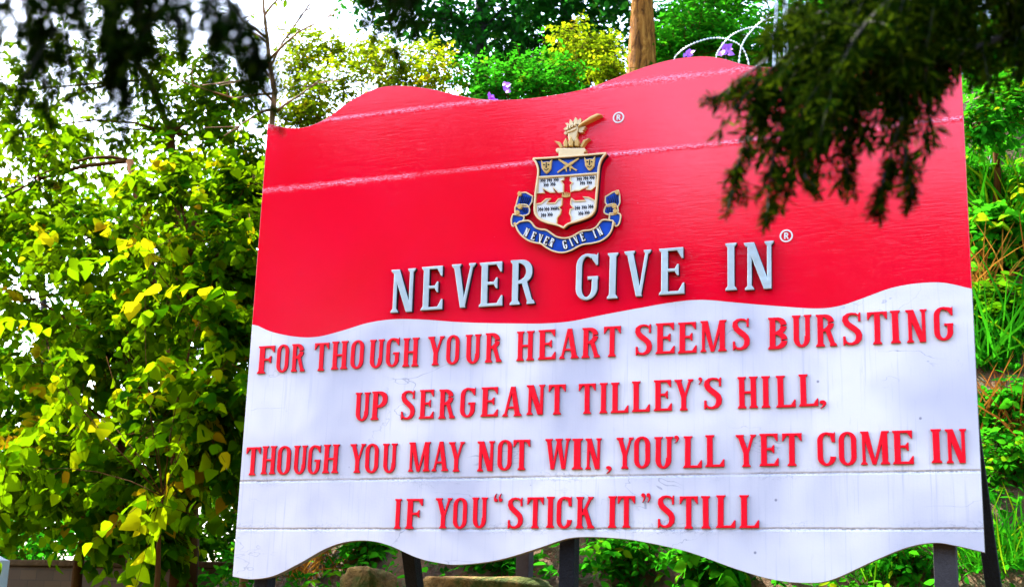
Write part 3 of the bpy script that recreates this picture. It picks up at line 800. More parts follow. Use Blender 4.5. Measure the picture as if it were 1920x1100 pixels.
for k_, q in enumerate(tails):
    dz = 0.0015 * (k_ % 3)
    sub('ribbon_tail', [Z(q)], -0.0005, 0.024 - dz, MAT['blue'], 0.002, MAT['black'])
    sub('ribbon_edging', zs(list(q) + list(q[:2]), 10), -0.0245 + dz, 0.009 - dz * 1.4, MAT['gold_pale'], 0.002, MAT['gold'])
sub('motto_ribbon', [Z(up + lo[::-1])], -0.0005, 0.034, MAT['blue'], 0.002, MAT['black'])
cl = up + lo[::-1]
sub('ribbon_edging', zs(cl + cl[:2], 11), -0.0345, 0.012, MAT['gold_pale'], 0.003, MAT['gold'])
for x, y, r in ((145, 632, 14), (146, 722, 17), (130, 765, 15), (112, 845, 10), (835, 622, 14), (815, 718, 17), (822, 755, 15), (815, 842, 9)):
    sub('scroll_curl', [Z([(x + r * math.cos(a), y + r * 1.2 * math.sin(a)) for a in [2 * math.pi * q / 14 for q in range(14)]])], -0.0245, 0.016, MAT['gold'], 0.003)
folds = []
for k in range(5): folds += [[(160 + k * 14, 640 + k * 3), (150 + k * 13, 672 + k * 3), (140 + k * 13, 705)], [(768 + k * 15, 655 - k * 6), (778 + k * 14, 675), (778 + k * 13, 706)]]
for k in range(3): folds += [[(160 + k * 13, 728), (168 + k * 12, 748), (164 + k * 12, 764)], [(762 + k * 14, 722), (768 + k * 13, 745), (766 + k * 13, 762)]]
for q in folds: sub('ribbon_fold', zs(q, [2, 5, 2]), -0.0215, 0.006, MAT['black'])
# motto lettering along the ribbon
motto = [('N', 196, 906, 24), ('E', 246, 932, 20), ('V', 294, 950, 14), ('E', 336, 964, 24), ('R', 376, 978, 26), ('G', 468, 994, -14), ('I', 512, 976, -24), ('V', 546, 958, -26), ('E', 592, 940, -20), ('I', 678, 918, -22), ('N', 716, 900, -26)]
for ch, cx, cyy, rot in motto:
    g, W = glyph(ch, 0.17, 0.09)
    hh = 60.0; ca, sa = math.cos(R_(rot)), math.sin(R_(rot))
    def mp(x, y):
        u = (x - W / 2) * hh * 0.92; v_ = -(y - 0.5) * hh
        return Zp(cx + u * ca - v_ * sa, cyy + u * sa + v_ * ca)
    loops = [[mp(*q) for q in L] for L in union(g)]
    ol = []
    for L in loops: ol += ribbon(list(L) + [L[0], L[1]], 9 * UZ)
    raised('motto_shade_outline', union(ol + [[mp(0, 0), mp(W, 0), mp(W, 1), mp(0, 1)]] if ch in 'NVEG' else ol), -0.0345, 0.003, [MAT['black']], ARMS, 0.0)  # black outline paints in the dark shading around the raised letters
    raised('motto_letter', loops, -0.0345, 0.009, [MAT['cwhite'], MAT['gold']], ARMS, 0.0015)

# ------------------------------------------------------------------ foliage
def smooth_3(P, per):
    P = [2 * P[0] - P[1]] + P + [2 * P[-1] - P[-2]]; out = []
    for i in range(1, len(P) - 2):
        a, b, c, d = P[i - 1], P[i], P[i + 1], P[i + 2]
        for k in range(per):
            t = k / per
            out.append(0.5 * ((2 * b) + (-a + c) * t + (2 * a - 5 * b + 4 * c - d) * t * t + (-a + 3 * b - 3 * c + d) * t ** 3))
    out.append(P[-2]); return out
TPL = {'heart': [(0, 0), (.10, .34), (.36, .43), (.70, .25), (1, 0)],
       'oval': [(0, 0), (.22, .20), (.52, .26), (.82, .14), (1, 0)],
       'lance': [(0, 0), (.30, .13), (.68, .11), (1, 0)],
       'needle_leaf': [(0, 0), (.45, .10), (1, 0)],
       'small': [(0, 0), (.5, .28), (1, 0)],
       'blade': [(0, .009), (.3, .013), (.6, .011), (.85, .007), (1, 0)]}

def unit(v): return v / np.maximum(np.linalg.norm(v, axis=1, keepdims=True), 1e-9)

def leaves(name, mat, parent, P, Dv, Nv, size, tint, tpl, droop=0.16, fold=0.22):
    n = len(P); rows = TPL[tpl]
    Dv = unit(Dv); S = unit(np.cross(Dv, Nv)); Nn = np.cross(S, Dv)
    loc = []; faces = []; ids = []
    for t, wd in rows:
        if wd == 0: loc.append((t, 0, -droop * t * t)); ids.append((len(loc) - 1,))
        else:
            k = len(loc)
            loc += [(t, -wd, fold * wd - droop * t * t), (t, 0, -droop * t * t), (t, wd, fold * wd - droop * t * t)]
            ids.append((k, k + 1, k + 2))
    for a, b in zip(ids[:-1], ids[1:]):
        if len(a) == 1 and len(b) == 3: faces += [(a[0], b[0], b[1]), (a[0], b[1], b[2])]
        elif len(a) == 3 and len(b) == 1: faces += [(a[0], b[0], a[1]), (a[1], b[0], a[2])]
        elif len(a) == 3: faces += [(a[0], b[0], b[1]), (a[0], b[1], a[1]), (a[1], b[1], b[2]), (a[1], b[2], a[2])]
    loc = np.array(loc); m = len(loc)
    size = np.asarray(size).reshape(n, 1, 1)
    V = P[:, None, :] + size * (loc[None, :, 0:1] * Dv[:, None, :] + loc[None, :, 1:2] * S[:, None, :] + loc[None, :, 2:3] * Nn[:, None, :])
    T = np.array(faces); F = (T[None] + (np.arange(n) * m)[:, None, None]).reshape(-1, 3)
    me = bpy.data.meshes.new(name)
    me.vertices.add(n * m); me.vertices.foreach_set('co', V.reshape(-1).astype(np.float32))
    me.loops.add(len(F) * 3); me.loops.foreach_set('vertex_index', F.reshape(-1).astype(np.int32))
    me.polygons.add(len(F)); me.polygons.foreach_set('loop_start', np.arange(0, len(F) * 3, 3, dtype=np.int32))
    me.polygons.foreach_set('use_smooth', np.ones(len(F), dtype=bool))
    me.update(calc_edges=True)
    a = me.attributes.new('tint', 'FLOAT', 'POINT')
    a.data.foreach_set('value', np.repeat(np.asarray(tint, np.float32), m))
    me.materials.append(mat)
    o = bpy.data.objects.new(name, me); link(o, parent)
    if parent is not None: o.matrix_parent_inverse = Matrix.Translation(parent.location).inverted()
    return o

def twig_leaves(B0, Dd, L, droop, per, size, tint, jit=0.25, hang=0.7, spread=0.9):
    """leaves set alternately along many twigs; returns arrays and the twig axes"""
    n = len(B0); s = np.linspace(0.18, 1.0, per)
    down = np.array([0, 0, -1.0])
    P = B0[:, None, :] + Dd[:, None, :] * (L[:, None, None] * s[None, :, None]) + down * (droop[:, None, None] * L[:, None, None] * (s ** 2)[None, :, None])
    tang = unit((Dd[:, None, :] + down * (2 * droop[:, None, None] * s[None, :, None])).reshape(-1, 3)).reshape(n, per, 3)
    side = np.cross(tang.reshape(-1, 3), np.array([0.1, 0.05, 1.0])); side = unit(side).reshape(n, per, 3)
    alt = np.where(np.arange(per) % 2 == 0, 1.0, -1.0)[None, :, None]
    Dl = tang * 0.55 + side * alt * spread + down * hang * RNG.uniform(0.3, 1.3, (n, per, 1)) + RNG.normal(0, jit, (n, per, 3))
    Nl = np.array([0, 0, 0.8]) + tang * 0.35 + RNG.normal(0, 0.45, (n, per, 3))
    sz = size * RNG.uniform(0.55, 1.25, (n, per)) * (1.0 - 0.25 * (s[None, :] > .9))
    tn = np.clip(tint[:, None] + RNG.normal(0, 0.10, (n, per)), 0, 1)
    return P.reshape(-1, 3), Dl.reshape(-1, 3), Nl.reshape(-1, 3), sz.ravel(), tn.ravel()

def lobe(px, py, Y, rpx, squash=0.85, depth=1.0):
    c = at(px, py, Y); d = (c - CAM).length; r = rpx * d / 2834.0
    return (np.array(c), np.array([r, r * depth, r * squash]))

def in_lobe(c, r, n, shell=0.45):
    v = unit(RNG.normal(0, 1, (n, 3))); u = RNG.uniform(0, 1, (n, 1)) ** shell
    return c + v * u * r, v

def curve(a, b, bend, k=5):
    a = np.array(a, float); b = np.array(b, float); m = (a + b) / 2 + np.array(bend)
    t = np.linspace(0, 1, k)[:, None]
    return list((1 - t) ** 2 * a + 2 * (1 - t) * t * m + t ** 2 * b)

def tree(name, label, cat, base, trunk, tr_r, lobes, per_lobe, per, L, size, tpl, lmat, bmat, tint=(0.3, 0.22), droop=0.35, hang=0.7,
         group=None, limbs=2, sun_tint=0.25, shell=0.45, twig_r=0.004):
    root = empty(name, tuple(base), label, cat, group)
    tr = MB()
    n = len(trunk)
    tr.tube(trunk, [tr_r * (1 - 0.75 * i / max(n - 1, 1)) for i in range(n)], 9)
    br = MB(); allB = []; allD = []; allT = []
    tp = np.array([list(p) for p in trunk])
    for c, r in lobes:
        i = int(np.argmin(np.linalg.norm(tp - (c - np.array([0, 0, 0.5 * r[2]])), axis=1)))
        start = tp[i]
        dist = np.linalg.norm(c - start)
        br.tube(curve(start, c, RNG.normal(0, 0.10 * dist, 3) + np.array([0, 0, 0.12 * dist])), np.linspace(tr_r * 0.17, tr_r * 0.04, 5), 6)
        pts, dirs = in_lobe(c, r * 0.85, limbs * 4, 0.6)
        for q in pts:
            br.tube(curve(c, q, RNG.normal(0, 0.12 * r[0], 3), 4), np.linspace(tr_r * 0.06, twig_r, 4), 4)
        B0, v = in_lobe(c, r, per_lobe, shell)
        dd = unit(v * 0.7 + RNG.normal(0, 0.55, v.shape) + np.array([0, 0, 0.15]))
        allB.append(B0 - dd * L * 0.4); allD.append(dd)
        allT.append(np.clip(RNG.normal(tint[0], tint[1], per_lobe) + sun_tint * (v @ np.array(TO_SUN)) * 0.5 + RNG.normal(0, 0.06), 0, 1))  # sunlight put into the tint: leaves facing the sun are lighter
    B0 = np.concatenate(allB); Dd = np.concatenate(allD); T = np.concatenate(allT)
    Ls = L * RNG.uniform(0.6, 1.3, len(B0)); dr = droop * RNG.uniform(0.4, 1.5, len(B0))
    for b, d, l, g in zip(B0[::2], Dd[::2], Ls[::2], dr[::2]):
        br.tube([b, b + d * l * .5 + np.array([0, 0, -g * l * .25]), b + d * l + np.array([0, 0, -g * l])], [twig_r, twig_r * .7, twig_r * .4], 3)
    tr.build('trunk', bmat, root, smooth=True)
    br.build('branches', bmat, root, smooth=True)
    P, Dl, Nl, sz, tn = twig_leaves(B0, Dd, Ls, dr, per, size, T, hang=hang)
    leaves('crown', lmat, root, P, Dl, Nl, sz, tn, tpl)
    return root

def gpt(x, y, dz=0.0): return Vector((x, y, gz(x, y) + dz))

def ground_hit(px, py):
    r = ray(px, py); r = r / np.linalg.norm(r)
    t = 6.0
    while t < 40:
        p = np.array(CAM) + r * t
        if p[2] < gz(p[0], p[1]): return Vector((p[0], p[1], gz(p[0], p[1])))
        t += 0.03
    return None

def trunk_pts(px, Y, pts, wob=0.03):
    """a trunk from the ground through picture heights, on the plane y=Y"""
    c = at(px, pts[0][1], Y); b = gpt(at(pts[0][0], pts[0][1], Y).x, Y, -0.15)
    out = [b]
    for (x, y) in pts:
        p = at(x, y, Y); p.y += random.uniform(-wob, wob); out.append(p)
    return out

# broad leaved trees left of the board
t = trunk_pts(215, 3.4, [(222, 1000), (235, 860), (262, 700), (285, 560), (270, 420), (240, 300)])
tree('broadleaf_tree', 'tall broad leaved tree at the far left edge with white sky gaps between its leaves', 'tree', t[0], t, 0.15,
     [lobe(70, 330, 3.4, 150), lobe(60, 560, 3.2, 160), lobe(190, 450, 2.8, 150), lobe(110, 740, 2.8, 150), lobe(225, 640, 2.6, 120), lobe(40, 900, 3.2, 120), lobe(-90, 700, 3.4, 150), lobe(-80, 430, 3.4, 150)],
     90, 9, 0.42, 0.118, 'heart', MAT['leaf_broad'], MAT['bark'], (0.33, 0.27), group='broad leaved trees left of the board')
t = trunk_pts(345, 2.3, [(350, 1020), (352, 880), (336, 740), (345, 600), (360, 460), (390, 350)])
tree('broadleaf_tree', 'broad leaved tree close behind the left edge of the board with yellowish drooping sprays', 'tree', t[0], t, 0.13,
     [lobe(330, 360, 2.5, 125), lobe(420, 460, 2.1, 115), lobe(345, 560, 2.0, 125), lobe(450, 640, 1.7, 90), lobe(430, 760, 1.4, 95), lobe(320, 760, 1.7, 110), lobe(470, 350, 2.6, 85), lobe(500, 520, 2.3, 80)],
     80, 9, 0.42, 0.108, 'heart', MAT['leaf_broad'], MAT['bark'], (0.38, 0.28), group='broad leaved trees left of the board')
t = trunk_pts(130, 2.2, [(150, 1060), (170, 960), (200, 880)])
tree('broadleaf_tree', 'low young broad leaved tree in front of the stone wall at lower left', 'tree', t[0], t, 0.06,
     [lobe(170, 870, 2.0, 110), lobe(70, 850, 2.2, 90), lobe(290, 900, 1.8, 100), lobe(300, 1000, 1.9, 70), lobe(385, 870, 1.6, 80), lobe(200, 980, 2.2, 60)],
     54, 8, 0.40, 0.122, 'heart', MAT['leaf_broad'], MAT['bark'], (0.44, 0.29), group='broad leaved trees left of the board')
t = trunk_pts(330, 6.0, [(330, 900), (320, 600), (330, 400), (320, 250), (280, 150)])
tree('broadleaf_tree', 'taller sparse tree behind the left trees whose leafy top stands against the white sky', 'tree', t[0], t, 0.12,
     [lobe(170, 260, 6, 120), lobe(310, 270, 6, 110), lobe(420, 260, 6, 90), lobe(300, 110, 6, 100), lobe(400, 140, 6, 70), lobe(40, 240, 6, 110), lobe(480, 300, 6, 70), lobe(220, 60, 6, 110), lobe(120, 110, 6, 90), lobe(10, 260, 5, 110), lobe(30, 170, 5, 80), lobe(340, 200, 6, 80), lobe(430, 190, 6, 80)],
     58, 9, 0.5, 0.11, 'oval', MAT['leaf_broad'], MAT['bark'], (0.30, 0.2), group='broad leaved trees left of the board')
t = trunk_pts(80, 9.0, [(80, 900), (90, 700), (80, 500)])
tree('broadleaf_tree', 'dark green tree farthest back on the left, filling the gaps between nearer trunks', 'tree', t[0], t, 0.15,
     [lobe(60, 620, 9, 170), lobe(230, 700, 9, 160), lobe(380, 640, 9, 150), lobe(120, 860, 9, 150), lobe(320, 880, 9, 150), lobe(440, 840, 8, 120), lobe(430, 480, 9, 120), lobe(-40, 960, 9, 120), lobe(230, 1000, 9, 110), lobe(100, 430, 9, 130), lobe(250, 420, 9, 120), lobe(420, 380, 8.5, 90), lobe(350, 520, 9, 120), lobe(10, 760, 9, 130)],
     120, 8, 0.6, 0.17, 'oval', MAT['leaf_far'], MAT['bark_dark'], (0.15, 0.18), group='broad leaved trees left of the board')

t = trunk_pts(300, 1.1, [(300, 1080), (296, 1000), (305, 930)])
tree('sapling', 'thin sapling with arching sprays of large yellow green leaves before the left trees', 'tree', t[0], t, 0.03,
     [lobe(290, 800, 1.2, 90), lobe(150, 780, 1.5, 90), lobe(390, 700, 1.2, 70), lobe(90, 650, 1.6, 90), lobe(330, 930, 1.1, 70), lobe(60, 880, 1.6, 80), lobe(280, 470, 1.6, 90), lobe(390, 560, 1.4, 60)],
     6, 11, 0.85, 0.15, 'heart', MAT['leaf_broad'], MAT['bark'], (0.72, 0.12), droop=0.55, hang=0.8, group='broad leaved trees left of the board', limbs=1)

# slender tree with a pale yellow trunk rising behind the board's left corner
t = trunk_pts(505, 1.6, [(508, 420), (509, 240), (514, 170), (506, 120), (500, 70), (495, 20), (490, -60), (480, -160)], 0.01)
root = empty('slender_tree', tuple(t[0]), 'slender bare branched tree with a pale yellow trunk above the left corner of the board', 'tree')
m = MB(); m.tube(t, [0.035, .03, .024, .024, .020, .015, .012, .009, .006], 8); m.build('trunk', MAT['bark_pale'], root, smooth=True)
m = MB(); tw = []
for a, b, c in [((507, 110), (560, 60), (640, 20)), ((500, 72), (455, 40), (420, -10)), ((509, 150), (470, 100), (400, 60)), ((512, 190), (470, 150), (380, 160)), ((514, 175), (440, 185), (330, 150)), ((508, 125), (530, 80), (600, -20)), ((495, 30), (520, 0), (540, -40)), ((511, 215), (560, 180), (600, 150)), ((510, 205), (480, 215), (420, 255)), ((500, 80), (470, 60), (380, 20))]:
    A, Bq, Cq = at(*a, 1.6), at(*b, 1.6 + random.uniform(-.2, .2)), at(*c, 1.6 + random.uniform(-.4, .4))
    m.tube([A, (A + Bq) / 2 + Vector((0, 0, .01)), Bq, (Bq + Cq) / 2, Cq], [.013, .011, .009, .007, .005], 5); tw += [(Bq, Cq), ((A + Bq) / 2, Bq)]
    for k in range(3):
        f = random.random(); s0 = Bq.lerp(Cq, f); e = s0 + Vector((random.uniform(-.25, .25), random.uniform(-.15, .15), random.uniform(-.12, .22)))
        m.tube([s0, s0.lerp(e, .5), e], [.006, .005, .003], 4); tw.append((s0, e))
m.build('branches', MAT['bark_pale'], root, smooth=True)
B0 = np.array([list(a) for a, b in tw]); Dd = unit(np.array([list(b - a) for a, b in tw])); Ls = np.array([(b - a).length for a, b in tw])
P_, D_, N_, S_, T_ = twig_leaves(B0, Dd, Ls, np.full(len(B0), .05), 5, 0.07, RNG.uniform(.2, .8, len(B0)))
keep = RNG.uniform(0, 1, len(P_)) < 0.5
leaves('crown', MAT['leaf_broad'], root, P_[keep], D_[keep], N_[keep], S_[keep], T_[keep], 'oval')

# shrubs along the crest of the bank, seen above the board
def shrub(label, Y, bpx, lobes, per_lobe, per, L, size, tpl, mat, tint, name='shrub', bark='bark', group=None, hang=0.4, droop=.2):
    x = at(bpx, 150, Y).x; b = gpt(x, Y, -0.1)
    top = lobes[0][0]
    trunk = [b, Vector((x + .05, Y, b.z + (top[2] - b.z) * .4)), Vector((x, Y, b.z + (top[2] - b.z) * .8))]
    return tree(name, label, 'shrub', b, trunk, 0.045, lobes, per_lobe, per, L, size, tpl, MAT[mat], MAT[bark], tint, droop, hang, group)
G1 = 'shrubs along the top of the bank'
shrub('yellow green shrub of tiny leaves over the first hump of the board', 3.2, 610, [lobe(600, 170, 3.2, 62), lobe(645, 150, 3.2, 58), lobe(560, 130, 3.4, 45), lobe(590, 205, 3.0, 50), lobe(575, 85, 3.6, 44), lobe(630, 95, 3.6, 40), lobe(555, 215, 3.0, 36)], 80, 9, 0.25, 0.055, 'small', 'leaf_yellow', (0.22, 0.22), group=G1)
shrub('golden shrub with rusty leaf tips in the dip right of the first hump', 3.6, 760, [lobe(720, 125, 3.6, 62), lobe(790, 115, 3.6, 62), lobe(700, 100, 3.8, 46), lobe(830, 145, 3.4, 55), lobe(750, 150, 3.4, 50)], 80, 9, 0.25, 0.055, 'small', 'leaf_yellow', (0.30, 0.24), group=G1)
shrub('bright green small leaved shrub at the middle dip of the top edge', 3.4, 930, [lobe(900, 145, 3.4, 58), lobe(960, 140, 3.4, 56), lobe(1010, 130, 3.6, 54), lobe(1060, 140, 3.4, 46), lobe(930, 170, 3.2, 42), lobe(1000, 165, 3.2, 40)], 80, 9, 0.25, 0.06, 'small', 'leaf_green', (0.28, 0.25), group=G1)
shrub('olive shrub against the foot of the orange trunk', 4.8, 1120, [lobe(1100, 110, 4.8, 50), lobe(1125, 90, 5.0, 40), lobe(1075, 80, 5, 55), lobe(1140, 130, 4.4, 30)], 80, 9, 0.25, 0.06, 'small', 'leaf_yellow', (0.3, 0.22), group=G1)
shrub('lush green shrub of long leaflets right of the orange trunk behind the razor wire', 6.6, 1290, [lobe(1290, 60, 6.6, 50), lobe(1340, 75, 6.8, 60), lobe(1300, 20, 7, 60), lobe(1265, 95, 6.4, 32), lobe(1400, 90, 6.6, 56), lobe(1370, 30, 7, 60)], 70, 9, 0.4, 0.13, 'lance', 'leaf_green', (0.35, 0.22), group=G1)
shrub('feathery bright green shrub round the white fence posts, half behind the hanging conifer', 6.8, 1480, [lobe(1450, 60, 6.8, 60), lobe(1520, 50, 6.9, 60), lobe(1470, 105, 6.5, 50), lobe(1580, 60, 6.9, 70), lobe(1560, 100, 6.6, 50), lobe(1660, 30, 6.9, 70)], 70, 9, 0.4, 0.13, 'lance', 'leaf_green', (0.42, 0.22), group=G1)
shrub('mixed green shrub beside the top right corner of the board', 4.2, 1850, [lobe(1840, 110, 4.2, 50), lobe(1900, 60, 4.4, 70), lobe(1850, 230, 3.6, 46), lobe(1910, 190, 3.8, 60), lobe(1760, 20, 4.6, 60)], 80, 8, 0.28, 0.085, 'oval', 'leaf_green', (0.42, 0.25), group=G1)

G2 = 'shrubs behind the stone wall'
shrub('dark shrub behind the stone wall next to the lower left corner of the board', 4.6, 430, [lobe(430, 960, 4.6, 70), lobe(390, 1010, 4.4, 60), lobe(470, 1030, 4.4, 60)], 60, 8, .35, .10, 'oval', 'leaf_far', (.2, .2), group=G2)
shrub('green shrub behind the stone wall near the marker post', 5.0, 40, [lobe(30, 1000, 5, 60), lobe(110, 1010, 5, 60), lobe(-40, 1010, 5, 60), lobe(200, 1030, 5, 50), lobe(290, 1030, 5, 55)], 60, 8, .35, .09, 'oval', 'leaf_green', (.35, .2), group=G2)

# tall trees on the hill
def hill_tree(label, Y, tpx, r, lobes, bark, mat, tint, per_lobe=70, size=.12, name='hill_tree', L=.6, top=-260):
    t = trunk_pts(tpx, Y, [(tpx, 200), (tpx + 2, 60), (tpx - 1, -40), (tpx + 6, top)])
    return tree(name, label, 'tree', t[0], t, r, lobes, per_lobe, 9, L, size, 'oval', MAT[mat], MAT[bark], tint, .3, .5, 'tall trees on the hill')
hill_tree('tree with a thick sunlit orange brown trunk rising behind the middle of the board', 6.2, 1203, 0.235, [lobe(1100, -130, 6.8, 120), lobe(1300, -170, 6.6, 130), lobe(1200, -260, 6.4, 140)], 'bark_orange', 'leaf_dark', (0.5, 0.25))
hill_tree('dark leafy tree behind the golden shrub with white sky showing through', 9, 900, 0.14, [lobe(880, 60, 9, 90), lobe(960, 40, 9, 95), lobe(830, 30, 9, 70), lobe(900, -50, 9, 120), lobe(1020, -40, 9, 100), lobe(740, 0, 9, 70), lobe(700, -70, 9, 80)], 'bark_dark', 'leaf_dark', (0.35, 0.25), 85)
hill_tree('dense very dark green tree left of the orange trunk', 10, 1060, 0.16, [lobe(1040, 60, 10, 100), lobe(1120, 40, 10, 110), lobe(1060, -40, 10, 120), lobe(1160, -60, 10, 120), lobe(980, 110, 9.6, 70), lobe(1090, 120, 9.4, 70)], 'bark_dark', 'leaf_dark', (0.3, 0.25), 120)
hill_tree('deep shaded tree behind the razor wire coils', 11, 1330, 0.15, [lobe(1270, 30, 11, 120), lobe(1380, 20, 11, 120), lobe(1320, -60, 11, 130), lobe(1450, -40, 11, 130), lobe(1240, 90, 10.6, 70)], 'bark_dark', 'leaf_dark', (0.3, 0.2), 90)
hill_tree('dark tree at the upper right behind the hanging conifer foliage', 10, 1680, 0.16, [lobe(1560, 20, 10, 130), lobe(1680, 20, 10, 140), lobe(1800, 30, 10, 140), lobe(1900, 60, 9.5, 130), lobe(1620, -80, 10, 130), lobe(1780, -90, 10, 140), lobe(1930, -60, 10, 120)], 'bark_dark', 'leaf_dark', (0.4, 0.25), 85)

# ------------------------------------------------------------------ bank: vines, grass, dry fern
n = 9500
X = RNG.uniform(-9.5, 1.2, n); Yy_ = RNG.uniform(0.35, 7.0, n)
Zg = ground_z(X, Yy_)
patch = np.sin(1.7 * X + 2.1 * Yy_) + np.sin(3.3 * X - 1.1 * Yy_ + 2) + 0.7 * np.sin(5.1 * Yy_ + 4.3 * X)
kp = patch > -0.9
X, Yy_, Zg, patch = X[kp], Yy_[kp], Zg[kp], patch[kp]
n = len(X)
B0 = np.stack([X, Yy_, Zg + RNG.uniform(0.0, 0.16, n)], 1)
dd = unit(RNG.normal(0, 0.5, (n, 3)) + np.array([0, -0.55, 0.75]))
P_, D_, N_, S_, T_ = twig_leaves(B0, dd, RNG.uniform(.1, .3, n), np.full(n, .5), 4, 0.085, np.clip(0.42 + 0.12 * patch + RNG.normal(0, .15, n), 0, 1), hang=.3)
o = leaves('ground_cover', MAT['leaf_green'], None, P_, D_, N_, S_, T_, 'oval')
tag(o, 'leafy green vines creeping over the brown bank under and behind the board', None, None, 'stuff')

def grass(label, p, nb, L, tint=0.5, mat='leaf_green', spread=.55, name='grass_clump', group='grass clumps on the bank'):
    nb = int(nb * 2.2)
    root = empty(name, tuple(p), label, 'grass' if mat != 'dry' else 'dry fern', group)
    P0 = np.array(p) + RNG.normal(0, .12, (nb, 3)) * np.array([1, 1, .2])
    dv = unit(RNG.normal(0, spread, (nb, 3)) * np.array([1, 1, .2]) + np.array([0, -.25, 1.0]))
    leaves('blades' if mat != 'dry' else 'fronds', MAT[mat], root, P0, dv, RNG.normal(0, .2, (nb, 3)) + np.array([0, -1.0, .5]), L * RNG.uniform(.5, 1.15, nb), np.clip(RNG.normal(tint, .2, nb), 0, 1), 'blade', droop=.75, fold=.1)
    return root
def hit(px, py): return ground_hit(px, py) or gpt(-.5, 4)
grass('long arching grass tuft hanging down the bank right of the white panel', hit(1862, 690), 90, .75, .5)
grass('tall yellow green grass tuft on the bank right of the red panel', hit(1880, 420), 80, .7, .75)
grass('grass tuft at the foot of the right hand brace', hit(1885, 1060), 70, .45, .55)
grass('grass tuft under the right end of the board beside the grey post', hit(1830, 1075), 60, .4, .6)
grass('small grass tuft under the lowest point of the board', hit(1640, 1085), 60, .35, .5)
grass('rusty dry fern under the left hump of the board beside the boulder', hit(580, 1085), 60, .35, .5, 'dry', .6, 'dry_fern', 'dry ferns')
grass('orange dry fern on the bank beside the border of red and white', hit(1850, 560), 60, .5, .7, 'dry', .6, 'dry_fern', 'dry ferns')
grass('brown curled dry fern low on the bank behind the brace', hit(1890, 820), 50, .45, .4, 'dry', .6, 'dry_fern', 'dry ferns')

def bank_shrub(label, px, py, size, mat, tint, tpl='oval', leaf=.1, nl=4):
    p = hit(px, py); root_b = Vector((p.x, p.y, p.z - .05))
    lob = []
    for k in range(nl):
        c = np.array(p) + np.array([random.uniform(-.6, .6) * size, random.uniform(-.5, .1) * size, random.uniform(.3, .9) * size])
        lob.append((c, np.array([.5, .5, .45]) * size))
    t = [root_b, Vector((p.x, p.y - .03, p.z + .25 * size)), Vector((p.x + .04, p.y - .06, p.z + .6 * size))]
    tree('bank_shrub', label, 'shrub', root_b, t, .018, lob, 26, 7, .25, leaf, tpl, MAT[mat], MAT['bark'], tint, .3, .35, 'low shrubs on the bank', twig_r=.003)
bank_shrub('bright leafy shrub right of the red panel under the conifer tips', 1880, 400, .45, 'leaf_green', (.62, .22))
bank_shrub('yellow tipped shrub right of the red and white border', 1900, 500, .4, 'leaf_green', (.6, .2))
bank_shrub('dark green shrub half way down the right hand bank', 1875, 640, .35, 'leaf_far', (.45, .2))
bank_shrub('green shrub above the steel brace at the right edge', 1885, 800, .35, 'leaf_green', (.4, .2))
bank_shrub('bright green low shrub at the right edge level with the bottom letters', 1905, 910, .3, 'leaf_green', (.55, .2), leaf=.07)
bank_shrub('light green big leaved shrub below the lower left corner of the board', 400, 1095, .42, 'leaf_green', (.6, .2), 'heart', .12)
bank_shrub('leafy shrub below the board right of the middle post', 1180, 1085, .32, 'leaf_green', (.5, .2), 'oval', .075)
bank_shrub('shrub with one large pale leaf under the slope of the lower edge', 1330, 1095, .28, 'leaf_green', (.45, .2), 'heart', .1)
bank_shrub('small shrub between the boulder and the leaning brace', 690, 1045, .25, 'leaf_green', (.4, .2), 'oval', .07)
bank_shrub('small shrub left of the middle post above the stone slab', 920, 1068, .25, 'leaf_green', (.45, .2), 'oval', .07)
bank_shrub('low shrub left of the grey post in its shade', 1700, 1075, .25, 'leaf_green', (.5, .2), 'oval', .07)

# ------------------------------------------------------------------ stones, wall, marker post
def stone(name, label, c, r, seed, cat, colr):
    bm = bmesh.new(); bmesh.ops.create_icosphere(bm, subdivisions=4, radius=1.0)
    rr = random.Random(seed); ph = [rr.uniform(0, 6) for _ in range(6)]
    for v in bm.verts:
        p = v.co.copy()
        q = Vector([math.copysign(abs(k) ** 0.45, k) for k in p])
        k = 1 + .07 * math.sin(3 * p.x + ph[0]) * math.sin(2.6 * p.y + ph[1]) + .05 * math.sin(6 * p.z + 4 * p.x + ph[2]) + .02 * math.sin(15 * p.x + 11 * p.y + ph[3])
        v.co = Vector((q.x * r[0] * k, q.y * r[1] * k, q.z * r[2] * k))
    me = bpy.data.meshes.new(name); bm.to_mesh(me); bm.free()
    me.polygons.foreach_set('use_smooth', [True] * len(me.polygons))
    mm, t, p, N, L = new_mat(name + '_rock')
    v = pos_vec(t)
    f = noise(t, v, 9, 6, .7, .4)
    c1 = ramp(t, f, [(.35, [x * .35 for x in colr]), (.5, colr), (.68, [x * 1.7 for x in colr])])
    c1 = mixc(t, ramp(t, noise(t, v, 3.2, 5, .7), [(.48, 0.0), (.6, .85)]), c1, (.012, .040, .003))
    L.new(c1, p.inputs['Base Color']); p.inputs['Roughness'].default_value = .95; p.inputs['Specular IOR Level'].default_value = .1
    L.new(bump(t, f, 1.0, .06), p.inputs['Normal'])
    me.materials.append(mm)
    o = bpy.data.objects.new(name, me); o.location = c; o.rotation_euler = (0, 0, rr.uniform(-.15, .15)); link(o)
    return tag(o, label, cat)
p = at(690, 1066, 1.0); stone('boulder', 'squat ochre boulder under the left hump of the board', (p.x, p.y, p.z - .2), (.17, .15, .2), 3, 'boulder', (0.13, 0.085, 0.025))
p = at(905, 1080, .95); stone('stone_slab', 'long flat ochre stone slab under the board left of the middle post', (p.x, p.y, p.z - .10), (.52, .14, .10), 5, 'stone', (0.15, 0.095, 0.03))
p = at(1600, 1098, 1.0); 

